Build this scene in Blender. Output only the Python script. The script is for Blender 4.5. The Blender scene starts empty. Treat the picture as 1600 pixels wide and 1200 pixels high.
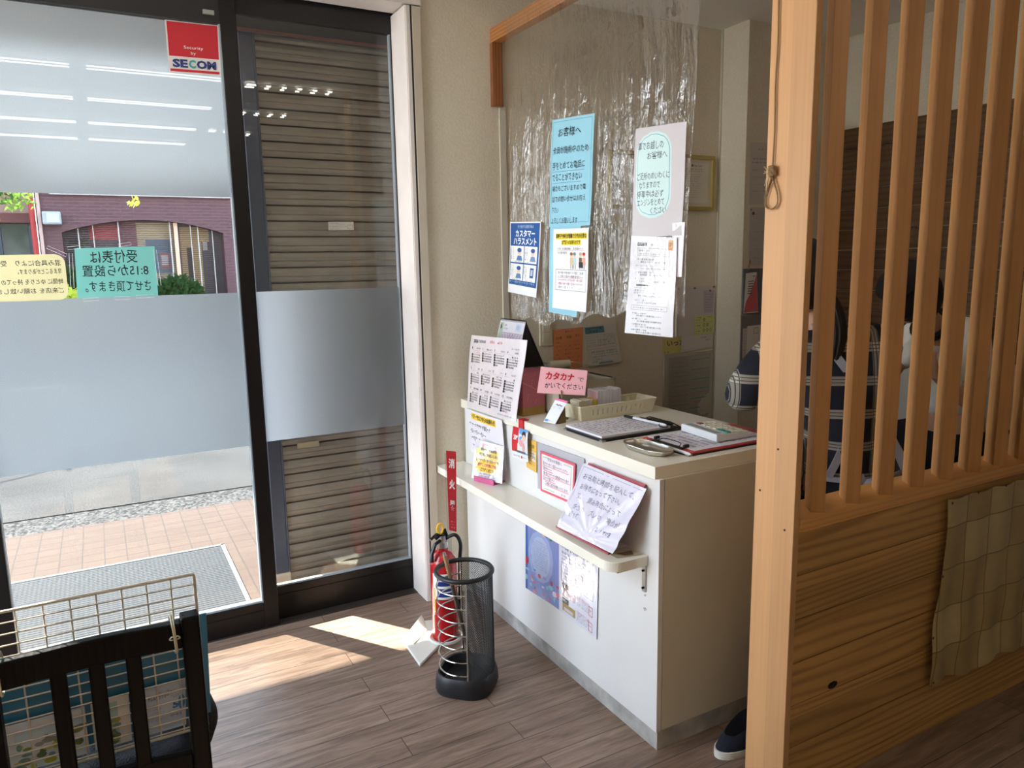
import bpy, bmesh, math, random
from math import sin, cos, pi, radians
from mathutils import Vector, Matrix
random.seed(7)
S = bpy.context.scene
COL = S.collection

# ------------------------------------------------------------ camera
FPX = 1169.1159
yaw, pitch, roll = 0.5022, -0.1619, -0.0178
CAM = Vector((-1.3668, -2.9665, 1.4935))
fw = Vector((sin(yaw) * cos(pitch), cos(yaw) * cos(pitch), sin(pitch)))
r0 = Vector((cos(yaw), -sin(yaw), 0)); u0 = r0.cross(fw)
rt = r0 * cos(roll) + u0 * sin(roll); up = u0 * cos(roll) - r0 * sin(roll)
cd = bpy.data.cameras.new('camera'); cam = bpy.data.objects.new('camera', cd); COL.objects.link(cam)
cd.sensor_width = 36; cd.lens = FPX * 36 / 1600; cd.clip_start = 0.05; cd.clip_end = 200
cam.matrix_world = Matrix(((rt.x, up.x, -fw.x, CAM.x), (rt.y, up.y, -fw.y, CAM.y), (rt.z, up.z, -fw.z, CAM.z), (0, 0, 0, 1)))
S.camera = cam
# ------------------------------------------------------------ light and exposure
SUN = 21.0; SKY = 4.8; TUBE = 0.9
S.view_settings.view_transform = 'Standard'; S.view_settings.look = 'None'
S.view_settings.exposure = 1.15; S.view_settings.gamma = 1.0; S.view_settings.use_curve_mapping = False
w = bpy.data.worlds.new('sky'); S.world = w; w.use_nodes = True
wn = w.node_tree; bg = wn.nodes['Background']
tc = wn.nodes.new('ShaderNodeTexCoord'); sx = wn.nodes.new('ShaderNodeSeparateXYZ'); rp = wn.nodes.new('ShaderNodeValToRGB')
rp.color_ramp.elements[0].position = 0.0; rp.color_ramp.elements[0].color = (0.95, 0.97, 1.0, 1)
rp.color_ramp.elements[1].position = 0.8; rp.color_ramp.elements[1].color = (0.42, 0.62, 0.95, 1)
wn.links.new(tc.outputs['Generated'], sx.inputs[0]); wn.links.new(sx.outputs[2], rp.inputs[0]); wn.links.new(rp.outputs[0], bg.inputs[0])
bg.inputs[1].default_value = SKY
ld = bpy.data.lights.new('sun', 'SUN'); ld.energy = SUN; ld.angle = radians(0.55); ld.color = (1.0, 0.93, 0.82)
so = bpy.data.objects.new('sun', ld); COL.objects.link(so)
sd = Vector((0.565 * 0.707, -0.825 * 0.707, -0.707))
so.rotation_euler = sd.to_track_quat('-Z', 'Y').to_euler(); so.location = (-4, 6, 8)

# ------------------------------------------------------------ materials
def lin(c):
    return tuple(((v / 255 / 12.92) if v / 255 <= 0.04045 else ((v / 255 + 0.055) / 1.055) ** 2.4) for v in c[:3])
_M = {}
def mat(name, col=(200, 200, 200), rough=0.5, metal=0.0, bump=0.0, bscale=200.0, var=0.0, vscale=6.0, coat=0.0, emit=0.0, spec=0.5, trans=0.0, sub=None, stretch=(1, 1, 1)):
    if name in _M: return _M[name]
    m = bpy.data.materials.new(name); m.use_nodes = True; nt = m.node_tree; b = nt.nodes['Principled BSDF']
    c = lin(col) + (1,)
    b.inputs['Base Color'].default_value = c; b.inputs['Roughness'].default_value = rough; b.inputs['Metallic'].default_value = metal
    b.inputs['Coat Weight'].default_value = coat; b.inputs['Coat IOR'].default_value = 1.5 if coat < 0.85 else 1.85; b.inputs['Coat Roughness'].default_value = 0.06
    b.inputs['Specular IOR Level'].default_value = spec
    if emit: b.inputs['Emission Color'].default_value = c; b.inputs['Emission Strength'].default_value = emit
    t = None
    if bump or var:
        t = nt.nodes.new('ShaderNodeTexCoord'); mp = nt.nodes.new('ShaderNodeMapping'); mp.inputs['Scale'].default_value = stretch
        nt.links.new(t.outputs['Object'], mp.inputs[0])
    if var:
        n = nt.nodes.new('ShaderNodeTexNoise'); n.inputs['Scale'].default_value = vscale; n.inputs['Detail'].default_value = 5
        r = nt.nodes.new('ShaderNodeValToRGB'); e = r.color_ramp.elements
        e[0].position = 0.3; e[1].position = 0.7
        e[0].color = tuple(x * (1 - var) for x in c[:3]) + (1,); e[1].color = tuple(min(1, x * (1 + var)) for x in c[:3]) + (1,)
        nt.links.new(mp.outputs[0], n.inputs[0]); nt.links.new(n.outputs[0], r.inputs[0]); nt.links.new(r.outputs[0], b.inputs['Base Color'])
    if bump:
        n2 = nt.nodes.new('ShaderNodeTexNoise'); n2.inputs['Scale'].default_value = bscale; n2.inputs['Detail'].default_value = 3
        bp = nt.nodes.new('ShaderNodeBump'); bp.inputs['Strength'].default_value = bump; bp.inputs['Distance'].default_value = 0.01
        nt.links.new(mp.outputs[0], n2.inputs[0]); nt.links.new(n2.outputs[0], bp.inputs['Height']); nt.links.new(bp.outputs[0], b.inputs['Normal'])
        if coat: nt.links.new(bp.outputs[0], b.inputs['Coat Normal'])
    _M[name] = m
    return m

class NT:
    """tiny node builder"""
    def __init__(s, name):
        s.m = bpy.data.materials.new(name); s.m.use_nodes = True; s.t = s.m.node_tree; s.b = s.t.nodes['Principled BSDF']; s.o = s.t.nodes['Material Output']; _M[name] = s.m
    def n(s, typ, **kw):
        x = s.t.nodes.new('ShaderNode' + typ)
        for k, v in kw.items():
            if k.startswith('i_'):
                key = k[2:]; key = int(key) if key.isdigit() else key
                s.set(x.inputs[key], v)
            else: setattr(x, k, v)
        return x
    def set(s, inp, v):
        if hasattr(v, 'is_output') or isinstance(v, bpy.types.NodeSocket): s.t.links.new(v, inp)
        else: inp.default_value = v
    def math(s, op, a, b=0.0):
        return s.n('Math', operation=op, i_0=a, i_1=b).outputs[0]
    def ramp(s, f, *st):
        r = s.n('ValToRGB'); s.set(r.inputs[0], f); e = r.color_ramp.elements
        while len(e) < len(st): e.new(0.5)
        for k, (p, c) in enumerate(st): e[k].position = p; e[k].color = c if len(c) == 4 else tuple(lin(c)) + (1,)
        return r.outputs[0]
    def mix(s, f, a, b, mode='MIX'):
        x = s.t.nodes.new('ShaderNodeMix'); x.data_type = 'RGBA'; x.blend_type = mode
        s.set(x.inputs[0], f); s.set(x.inputs[6], a); s.set(x.inputs[7], b); return x.outputs[2]
    def coords(s, scale=(1, 1, 1), rot=(0, 0, 0), out='Object', loc=(0, 0, 0)):
        c = s.n('TexCoord'); mp = s.n('Mapping'); mp.inputs['Scale'].default_value = scale; mp.inputs['Rotation'].default_value = rot; mp.inputs['Location'].default_value = loc
        s.t.links.new(c.outputs[out], mp.inputs[0]); return mp.outputs[0]
    def bump(s, h, st=0.3, d=0.005):
        return s.n('Bump', i_Strength=st, i_Distance=d, i_Height=h).outputs[0]
L4 = lambda c: tuple(lin(c)) + (1,)

def wood(name, light, dark, axis, pitch_axis=None, pitch=0.1, rings=14, distort=5.0, rough=0.45, contrast=1.0, long=0.12, knots=False, across=2, lines=70):
    """grain along axis; each board (pitch along pitch_axis) gets its own piece of grain"""
    k = NT(name)
    c = k.n('TexCoord').outputs['Object']; sep = k.n('SeparateXYZ', i_0=c)
    v = c
    if pitch_axis is not None:
        q = k.math('FLOOR', k.math('DIVIDE', sep.outputs[pitch_axis], pitch))
        wn_ = k.n('TexWhiteNoise', noise_dimensions='1D'); k.set(wn_.inputs['W'], q)
        off = k.n('VectorMath', operation='SCALE'); k.set(off.inputs[0], wn_.outputs['Color']); off.inputs['Scale'].default_value = 9.0
        add = k.n('VectorMath', operation='ADD', i_0=c, i_1=off.outputs[0]); v = add.outputs[0]
    sc = [1.0, 1.0, 1.0]; sc[axis] = long
    mp = k.n('Mapping'); k.set(mp.inputs[0], v); mp.inputs['Scale'].default_value = sc
    n1 = k.n('TexNoise', i_Scale=3.5, i_Detail=2.0, i_Roughness=0.4); k.set(n1.inputs[0], mp.outputs[0])
    sep2 = k.n('SeparateXYZ', i_0=v)
    bands = k.math('SINE', k.math('ADD', k.math('MULTIPLY', sep2.outputs[across], 2 * pi * lines), k.math('MULTIPLY', n1.outputs[0], rings * distort * 0.36)))
    bands = k.math('ADD', k.math('MULTIPLY', bands, 0.5), 0.5)
    n2 = k.n('TexNoise', i_Scale=60.0, i_Detail=4.0); mp2 = k.n('Mapping'); k.set(mp2.inputs[0], v); s2 = [1.0, 1.0, 1.0]; s2[axis] = 0.04; mp2.inputs['Scale'].default_value = s2
    k.set(n2.inputs[0], mp2.outputs[0])
    n3 = k.n('TexNoise', i_Scale=2.2, i_Detail=3.0); k.set(n3.inputs[0], v)
    f = k.math('ADD', k.math('MULTIPLY', k.math('POWER', bands, 2.5), 0.55 * contrast), k.math('MULTIPLY', k.math('SUBTRACT', n2.outputs[0], 0.35), 0.55))
    f = k.math('ADD', f, k.math('MULTIPLY', k.math('SUBTRACT', n3.outputs[0], 0.5), 0.35))
    col = k.ramp(f, (0.05, light), (0.85, dark))
    if pitch_axis is not None:
        br = k.math('ADD', k.math('MULTIPLY', wn_.outputs['Value'], 0.26), 0.87)
        col = k.mix(1.0, col, k.n('CombineColor', i_0=br, i_1=br, i_2=br).outputs[0], 'MULTIPLY')
    if knots:
        kv = k.n('TexVoronoi', i_Scale=1.0); kmp = k.n('Mapping'); k.set(kmp.inputs[0], c); kmp.inputs['Scale'].default_value = (1.6, 1.6, 2.6); kmp.inputs['Location'].default_value = (0.2, 0, 0.33); k.set(kv.inputs[0], kmp.outputs[0])
        kd = k.math('ADD', kv.outputs['Distance'], k.math('MULTIPLY', k.math('SUBTRACT', n2.outputs[0], 0.5), 0.1))
        col = k.mix(k.ramp(kd, (0.03, (0, 0, 0, 1)), (0.075, (1, 1, 1, 1))), L4((40, 22, 12)), col)
    k.set(k.b.inputs['Base Color'], col); k.b.inputs['Roughness'].default_value = rough
    k.set(k.b.inputs['Normal'], k.bump(f, 0.12, 0.003))
    return k.m

def make_materials():
    # wallpaper
    k = NT('wallpaper'); c = k.coords()
    n = k.n('TexNoise', i_Scale=95.0, i_Detail=2.0, i_0=c); n2 = k.n('TexNoise', i_Scale=2.0, i_Detail=3.0, i_0=c)
    k.set(k.b.inputs['Base Color'], k.ramp(k.math('ADD', k.math('MULTIPLY', n2.outputs[0], 0.5), k.math('MULTIPLY', n.outputs[0], 0.5)), (0.35, (208, 197, 174)), (0.65, (220, 210, 188))))
    k.b.inputs['Roughness'].default_value = 0.75; k.set(k.b.inputs['Normal'], k.bump(n.outputs[0], 0.3, 0.005))
    # floor
    k = NT('floor_boards'); c = k.coords(loc=(0.26, 0.0, 0))
    b = k.n('TexBrick', i_Scale=1.0); k.set(b.inputs[0], c); b.offset = 0.37; b.offset_frequency = 2
    b.inputs['Brick Width'].default_value = 0.91; b.inputs['Row Height'].default_value = 0.1015; b.inputs['Mortar Size'].default_value = 0.0012
    b.inputs['Color1'].default_value = (0, 0, 0, 1); b.inputs['Color2'].default_value = (1, 1, 1, 1); b.inputs['Mortar'].default_value = (0.5, 0.5, 0.5, 1); b.inputs['Mortar Smooth'].default_value = 0.1
    off = k.n('VectorMath', operation='SCALE'); k.set(off.inputs[0], b.outputs['Color']); off.inputs['Scale'].default_value = 7.0
    v = k.n('VectorMath', operation='ADD', i_0=c, i_1=off.outputs[0]).outputs[0]
    mp = k.n('Mapping'); k.set(mp.inputs[0], v); mp.inputs['Scale'].default_value = (0.9, 9, 1)
    n = k.n('TexNoise', i_Scale=5.0, i_Detail=7.0, i_Roughness=0.65, i_Distortion=0.6); k.set(n.inputs[0], mp.outputs[0])
    col = k.ramp(n.outputs[0], (0.3, (100, 80, 66)), (0.48, (132, 108, 91)), (0.68, (157, 133, 114)))
    g = k.math('ADD', k.math('MULTIPLY', b.outputs['Color'], 0.16), 0.9)
    col = k.mix(1.0, col, k.n('CombineColor', i_0=g, i_1=g, i_2=g).outputs[0], 'MULTIPLY')
    col = k.mix(b.outputs['Fac'], col, L4((46, 34, 27)))
    k.set(k.b.inputs['Base Color'], col); k.b.inputs['Roughness'].default_value = 0.42
    k.set(k.b.inputs['Normal'], k.bump(n.outputs[0], 0.08, 0.003))
    # pavement tiles
    k = NT('paving_tiles'); c = k.coords(loc=(0.03, 0.0, 0))
    b = k.n('TexBrick', i_Scale=1.0); k.set(b.inputs[0], c); b.offset = 0.0; b.inputs['Brick Width'].default_value = 0.107; b.inputs['Row Height'].default_value = 0.107; b.inputs['Mortar Size'].default_value = 0.0035
    b.inputs['Color1'].default_value = L4((112, 91, 79)); b.inputs['Color2'].default_value = L4((104, 83, 72)); b.inputs['Mortar'].default_value = L4((76, 65, 58))
    n = k.n('TexNoise', i_Scale=60.0, i_Detail=4.0, i_0=c)
    k.set(k.b.inputs['Base Color'], k.mix(k.math('MULTIPLY', n.outputs[0], 0.35), b.outputs['Color'], L4((116, 102, 92)))); k.b.inputs['Roughness'].default_value = 0.8
    # asphalt
    k = NT('asphalt'); c = k.coords()
    n = k.n('TexNoise', i_Scale=110.0, i_Detail=3.0, i_0=c); n2 = k.n('TexNoise', i_Scale=1.5, i_Detail=4.0, i_0=c)
    f = k.math('ADD', k.math('MULTIPLY', n.outputs[0], 0.75), k.math('MULTIPLY', n2.outputs[0], 0.25))
    k.set(k.b.inputs['Base Color'], k.ramp(f, (0.4, (48, 47, 46)), (0.5, (78, 76, 74)), (0.62, (106, 103, 100)))); k.b.inputs['Roughness'].default_value = 0.9
    k = NT('coarse_gutter'); c = k.coords()
    n = k.n('TexVoronoi', i_Scale=70.0, i_0=c)
    k.set(k.b.inputs['Base Color'], k.ramp(n.outputs['Color'], (0.3, (30, 30, 32)), (0.7, (110, 107, 103)))); k.b.inputs['Roughness'].default_value = 0.9
    # brick facade
    k = NT('maroon_brick'); c = k.coords(scale=(1, 1, 1), rot=(radians(90), 0, 0))
    b = k.n('TexBrick', i_Scale=1.0); k.set(b.inputs[0], c); b.inputs['Brick Width'].default_value = 0.2; b.inputs['Row Height'].default_value = 0.056; b.inputs['Mortar Size'].default_value = 0.005
    b.inputs['Color1'].default_value = L4((104, 66, 70)); b.inputs['Color2'].default_value = L4((92, 58, 64)); b.inputs['Mortar'].default_value = L4((112, 90, 94))
    k.set(k.b.inputs['Base Color'], b.outputs['Color']); k.b.inputs['Roughness'].default_value = 0.6
    # entrance mat
    k = NT('ribbed_mat'); c = k.coords(scale=(1, 1, 1)); sp = k.n('SeparateXYZ', i_0=c)
    s1 = k.math('SINE', k.math('MULTIPLY', sp.outputs[1], 2 * pi / 0.0225)); s2 = k.math('SINE', k.math('MULTIPLY', sp.outputs[0], 2 * pi / 0.02))
    f = k.math('ADD', s1, k.math('MULTIPLY', s2, 0.25))
    col = k.ramp(k.math('ADD', k.math('MULTIPLY', f, 0.5), 0.5), (0.35, (30, 36, 46)), (0.62, (92, 94, 96)))
    k.set(k.b.inputs['Base Color'], col); k.b.inputs['Roughness'].default_value = 0.7; k.set(k.b.inputs['Normal'], k.bump(f, 0.4, 0.004))
    # clear glass
    def glassy(name, tint, extra=1.0, bumpf=None, rough=0.0):
        k = NT(name); k.t.nodes.remove(k.b)
        tr = k.n('BsdfTransparent'); tr.inputs[0].default_value = tint + (1,)
        gl = k.n('BsdfAnisotropic'); gl.inputs['Roughness'].default_value = rough; gl.inputs['Color'].default_value = (1, 1, 1, 1)
        lw = k.n('LayerWeight', i_Blend=0.5)
        f = k.math('ADD', k.math('MULTIPLY', k.math('POWER', lw.outputs['Facing'], 5.0), 0.9), 0.04 * extra)
        if bumpf: nb = bumpf(k); k.set(gl.inputs['Normal'], nb); k.set(lw.inputs['Normal'], nb)
        mx = k.n('MixShader', i_0=f, i_1=tr.outputs[0], i_2=gl.outputs[0]); k.t.links.new(mx.outputs[0], k.o.inputs[0])
        return k
    glassy('window_glass', (0.575, 0.59, 0.585)); glassy('clear_glass', (0.97, 0.98, 0.98))
    def wrinkle(k):
        c = k.coords(scale=(1, 6.5, 1.0)); n = k.n('TexNoise', i_Scale=3.2, i_Detail=4.0, i_Roughness=0.55, i_Distortion=0.5, i_0=c)
        c2 = k.coords(scale=(1, 1.4, 0.8)); n2 = k.n('TexNoise', i_Scale=14.0, i_Detail=4.0, i_Distortion=1.4, i_0=c2)
        sp = k.n('SeparateXYZ', i_0=k.n('TexCoord').outputs['Object'])
        low = k.n('MapRange', i_0=sp.outputs[2], i_1=0.95, i_2=0.35, i_3=0.12, i_4=1.0).outputs[0]
        h = k.math('ADD', k.math('MULTIPLY', n.outputs[0], k.math('MULTIPLY', low, 1.2)), k.math('MULTIPLY', n2.outputs[0], k.math('MULTIPLY', low, 0.28)))
        return k.bump(h, 1.0, 0.06)
    glassy('clear_vinyl', (0.955, 0.95, 0.94), 4.5, wrinkle, 0.02)
    glassy('clear_acrylic', (0.9, 0.93, 0.93), 1.5)
    # frosted film
    k = NT('frosted_film'); k.t.nodes.remove(k.b)
    n = k.n('TexNoise', i_Scale=300.0, i_Detail=2.0, i_0=k.coords()); col = k.ramp(n.outputs[0], (0.3, (184, 187, 188)), (0.7, (194, 197, 198)))
    tl = k.n('BsdfTranslucent'); k.set(tl.inputs[0], k.mix(1.0, col, (0.9, 0.93, 0.95, 1), 'MULTIPLY'))
    rf = k.n('BsdfRefraction'); rf.inputs['Roughness'].default_value = 0.6; rf.inputs['IOR'].default_value = 1.08; k.set(rf.inputs[0], col)
    df = k.n('BsdfDiffuse'); df.inputs[0].default_value = (0.5, 0.53, 0.56, 1)
    gl = k.n('BsdfAnisotropic'); gl.inputs['Roughness'].default_value = 0.008
    m1 = k.n('MixShader', i_0=0.22, i_1=tl.outputs[0], i_2=rf.outputs[0]); m2 = k.n('MixShader', i_0=0.05, i_1=m1.outputs[0], i_2=df.outputs[0])
    m3 = k.n('MixShader', i_0=0.035, i_1=m2.outputs[0], i_2=gl.outputs[0]); k.t.links.new(m3.outputs[0], k.o.inputs[0])
    # plaid
    def plaidm(name):
        k = NT(name); sp = k.n('SeparateXYZ', i_0=k.coords(rot=(0.0, 0.0, 0.5)))
        def band(s, p, wd, ph=0.0):
            fr = k.math('FRACT', k.math('ADD', k.math('DIVIDE', s, p), ph)); return k.math('LESS_THAN', k.math('ABSOLUTE', k.math('SUBTRACT', fr, 0.5)), wd)
        x, z = sp.outputs[0], sp.outputs[2]
        bx, bz = band(x, 0.085, 0.17, 0.2), band(z, 0.105, 0.15)
        fx = k.math('MULTIPLY', bx, 0.42); fz = k.math('MULTIPLY', bz, 0.42)
        col = k.mix(k.math('ADD', fx, fz), L4((15, 18, 32)), L4((196, 188, 170)))
        ln = k.math('MAXIMUM', k.math('MULTIPLY', band(x, 0.0115, 0.14), bx), k.math('MULTIPLY', band(z, 0.0105, 0.14), bz))
        col = k.mix(k.math('MULTIPLY', ln, 0.85), col, L4((20, 20, 30)))
        k.set(k.b.inputs['Base Color'], col); k.b.inputs['Roughness'].default_value = 0.9
    plaidm('plaid_cloth')
    # sign for patchwork curtain
    k = NT('beige_patchwork'); c = k.coords(rot=(radians(90), 0, 0))
    b = k.n('TexBrick', i_Scale=1.0); k.set(b.inputs[0], c); b.offset = 0.0; b.inputs['Brick Width'].default_value = 0.125; b.inputs['Row Height'].default_value = 0.13; b.inputs['Mortar Size'].default_value = 0.002
    b.inputs['Color1'].default_value = L4((206, 186, 136)); b.inputs['Color2'].default_value = L4((176, 150, 100)); b.inputs['Mortar'].default_value = L4((120, 96, 60))
    n = k.n('TexNoise', i_Scale=30.0, i_Detail=4.0); k.set(n.inputs[0], k.coords(scale=(0.4, 1, 1.6)))
    k.set(k.b.inputs['Base Color'], k.mix(k.math('MULTIPLY', n.outputs[0], 0.4), b.outputs['Color'], L4((120, 96, 62)))); k.b.inputs['Roughness'].default_value = 0.4
    wood('post_wood', (214, 164, 112), (184, 130, 80), 2, 1, 0.068, rings=5, distort=3, contrast=0.12, across=1)
    wood('slat_wood', (206, 150, 92), (160, 108, 60), 2, 0, 0.143, rings=6, distort=3, contrast=0.2, across=0)
    wood('rail_wood', (224, 166, 96), (190, 124, 60), 0, rings=6, distort=4, contrast=0.6)
    wood('cedar_boards', (200, 152, 90), (104, 66, 32), 0, 2, 0.125, rings=44, distort=5, contrast=0.6, lines=36, knots=False, rough=0.5, long=0.14)
    wood('plank_wall', (100, 70, 40), (58, 37, 20), 1, 2, 0.105, rings=30, distort=4, contrast=0.9, lines=34, knots=False)
    wood('beam_wood', (190, 128, 74), (146, 90, 48), 1, rings=8, distort=3, across=2)
    wood('brown_stud', (160, 100, 56), (108, 64, 34), 2, rings=10, distort=3, across=0)
    wood('black_stained_wood', (13, 11, 12), (10, 9, 10), 2, rings=10, distort=3, rough=0.45, across=0)
make_materials()
_M['black_stained_wood'].node_tree.nodes['Principled BSDF'].inputs['Specular IOR Level'].default_value = 0.15
WHITE = mat('white_laminate', (226, 224, 220), 0.28, var=0.03, vscale=3)
WTOP = mat('worktop_laminate', (238, 233, 218), 0.22, bump=0.03, bscale=500)
JAMB = mat('white_jamb', (226, 216, 208), 0.5, var=0.05, vscale=9)
CASING = mat('beige_casing', (200, 188, 168), 0.5, var=0.03)
BRONZE = mat('dark_bronze', (17, 14, 13), 0.35, var=0.1, spec=0.3)
BLACKM = mat('black_metal', (18, 17, 18), 0.35)
CHROME = mat('chrome_wire', (205, 203, 198), 0.18, 1.0)
BLACKP = mat('black_plastic', (26, 26, 28), 0.42, bump=0.05, bscale=400)
RED = mat('red_enamel', (176, 22, 26), 0.22, coat=0.5)
GREYT = mat('grimy_kick', (168, 164, 158), 0.6, var=0.3, vscale=16)
STEEL = mat('steel', (190, 188, 184), 0.3, 1.0)
SKIN = mat('skin', (206, 156, 128), 0.5, var=0.04)
HAIR = mat('dark_hair', (20, 14, 13), 0.65, bump=0.4, bscale=120, stretch=(1, 1, 0.1))

# ------------------------------------------------------------ mesh helpers
WL = {}
class MB:
    def __init__(s): s.v = []; s.f = []; s.m = []
    def add(s, vs, fs, mi=0):
        o = len(s.v); s.v += [Vector(v) for v in vs]; s.f += [tuple(i + o for i in f) for f in fs]; s.m += [mi] * len(fs); return s
    def box(s, x0, x1, y0, y1, z0, z1, mi=0):
        vs = [(x, y, z) for z in (z0, z1) for y in (y0, y1) for x in (x0, x1)]
        return s.add(vs, [(0, 2, 3, 1), (4, 5, 7, 6), (0, 1, 5, 4), (2, 6, 7, 3), (0, 4, 6, 2), (1, 3, 7, 5)], mi)
    def obox(s, M, sx, sy, sz, mi=0):
        vs = [M @ Vector((x, y, z)) for z in (-sz / 2, sz / 2) for y in (-sy / 2, sy / 2) for x in (-sx / 2, sx / 2)]
        return s.add(vs, [(0, 2, 3, 1), (4, 5, 7, 6), (0, 1, 5, 4), (2, 6, 7, 3), (0, 4, 6, 2), (1, 3, 7, 5)], mi)
    def tube(s, pts, r, seg=8, mi=0, closed=False, cap=True):
        pts = [Vector(p) for p in pts]; n = len(pts); rs = r if isinstance(r, (list, tuple)) else [r] * n
        vs = []; t0 = None; nrm = None
        for i in range(n):
            a = pts[(i - 1) % n] if (closed or i > 0) else pts[i]; b = pts[(i + 1) % n] if (closed or i < n - 1) else pts[i]
            t = (b - a).normalized()
            if nrm is None:
                nrm = t.orthogonal().normalized()
            else:
                nrm = (nrm - t * nrm.dot(t));
                nrm = nrm.normalized() if nrm.length > 1e-6 else t.orthogonal().normalized()
            bi = t.cross(nrm)
            vs += [pts[i] + (nrm * cos(2 * pi * k / seg) + bi * sin(2 * pi * k / seg)) * rs[i] for k in range(seg)]
        fs = []
        for i in range(n if closed else n - 1):
            j = (i + 1) % n
            fs += [(i * seg + k, i * seg + (k + 1) % seg, j * seg + (k + 1) % seg, j * seg + k) for k in range(seg)]
        if cap and not closed: fs += [tuple(reversed(range(seg))), tuple(range((n - 1) * seg, n * seg))]
        return s.add(vs, fs, mi)
    def lathe(s, prof, c=(0, 0, 0), seg=32, mi=0, M=None, a0=0.0, a1=2 * pi, cap=False):
        full = abs(a1 - a0 - 2 * pi) < 1e-6; na = seg if full else seg + 1; n = len(prof); vs = []
        for (r, z) in prof:
            for k in range(na):
                a = a0 + (a1 - a0) * k / seg; p = Vector((r * cos(a), r * sin(a), z)); p = (M @ p) if M else p
                vs.append(p + Vector(c))
        fs = []
        for i in range(n - 1):
            for k in range(seg):
                k2 = (k + 1) % na; fs.append((i * na + k, i * na + k2, (i + 1) * na + k2, (i + 1) * na + k))
        if cap and full: fs += [tuple(reversed(range(na))), tuple(range((n - 1) * na, n * na))]
        return s.add(vs, fs, mi)
    def prism(s, poly, z0, z1, mi=0, M=None):
        n = len(poly); T = M or Matrix.Identity(4)
        vs = [T @ Vector((x, y, z0)) for x, y in poly] + [T @ Vector((x, y, z1)) for x, y in poly]
        return s.add(vs, [tuple(reversed(range(n))), tuple(range(n, 2 * n))] + [(i, (i + 1) % n, n + (i + 1) % n, n + i) for i in range(n)], mi)
    def grid(s, fn, nu, nv, th=0.0, mi=0):
        P = [[Vector(fn(i / nu, j / nv)) for i in range(nu + 1)] for j in range(nv + 1)]
        W_ = nu + 1; vs = [p for row in P for p in row]; q = [(j * W_ + i, j * W_ + i + 1, (j + 1) * W_ + i + 1, (j + 1) * W_ + i) for j in range(nv) for i in range(nu)]
        if not th: return s.add(vs, q, mi)
        N = []
        for j in range(nv + 1):
            for i in range(nu + 1):
                a = P[j][min(i + 1, nu)] - P[j][max(i - 1, 0)]; b = P[min(j + 1, nv)][i] - P[max(j - 1, 0)][i]; N.append(a.cross(b).normalized())
        o = len(vs); vs2 = vs + [vs[i] - N[i] * th for i in range(o)]
        fs = q + [tuple(o + i for i in reversed(f)) for f in q]
        B = [(j * W_) for j in range(nv + 1)]
        e = [(i, i + 1) for i in range(nu)] + [(j * W_ + nu, (j + 1) * W_ + nu) for j in range(nv)] + [(nv * W_ + i + 1, nv * W_ + i) for i in reversed(range(nu))] + [((j + 1) * W_, j * W_) for j in reversed(range(nv))]
        fs += [(b, a, a + o, b + o) for a, b in e]
        return s.add(vs2, fs, mi)
    def ball(s, c, r, mi=0, seg=14, rings=9, sc=(1, 1, 1)):
        pr = [(sin(pi * i / rings) * 1.0, -cos(pi * i / rings)) for i in range(rings + 1)]
        M = Matrix.Diagonal((r * sc[0], r * sc[1], r * sc[2], 1))
        pr[0] = (0.001, -1); pr[-1] = (0.001, 1)
        return s.lathe(pr, c, seg, mi, M)
    def build(s, name, mats, parent=None, smooth=False, bevel=0.0, origin=None, auto=True):
        if not isinstance(mats, (list, tuple)): mats = [mats]
        xs = [v.x for v in s.v]; ys = [v.y for v in s.v]; zs = [v.z for v in s.v]
        o = Vector(origin) if origin else Vector(((min(xs) + max(xs)) / 2, (min(ys) + max(ys)) / 2, min(zs)))
        me = bpy.data.meshes.new(name); me.from_pydata([v - o for v in s.v], [], s.f); 
        for m in mats: me.materials.append(m)
        me.polygons.foreach_set('material_index', s.m)
        if smooth:
            me.polygons.foreach_set('use_smooth', [True] * len(s.f))
            try: me.set_sharp_from_angle(angle=radians(42))
            except Exception: pass
        me.update()
        ob = bpy.data.objects.new(name, me); COL.objects.link(ob)
        if bevel:
            bm = ob.modifiers.new('bevel', 'BEVEL'); bm.width = bevel; bm.segments = 2; bm.limit_method = 'ANGLE'
        if parent: ob.parent = parent; ob.location = o - WL[parent.name]
        else: ob.location = o
        WL[ob.name] = o
        return ob
def thing(name, label, cat, loc, group=None):
    o = bpy.data.objects.new(name, None); COL.objects.link(o); o.location = loc; o.empty_display_size = 0.05; WL[o.name] = Vector(loc)
    o['label'] = label; o['category'] = cat
    if group: o['group'] = group
    return o
def tag(o, label, cat, group=None, kind=None):
    o['label'] = label; o['category'] = cat
    if group: o['group'] = group
    if kind: o['kind'] = kind
    return o
def struct(o, label=None):
    o['kind'] = 'structure'
    if label: o['label'] = label
    return o
def copy_thing(r, loc, label=None):
    c = r.copy(); COL.objects.link(c); c.location = loc
    if label: c['label'] = label
    for ch in list(r.children):
        d = ch.copy(); COL.objects.link(d); d.parent = c
        for g in list(ch.children):
            e = g.copy(); COL.objects.link(e); e.parent = d
    return c

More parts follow.
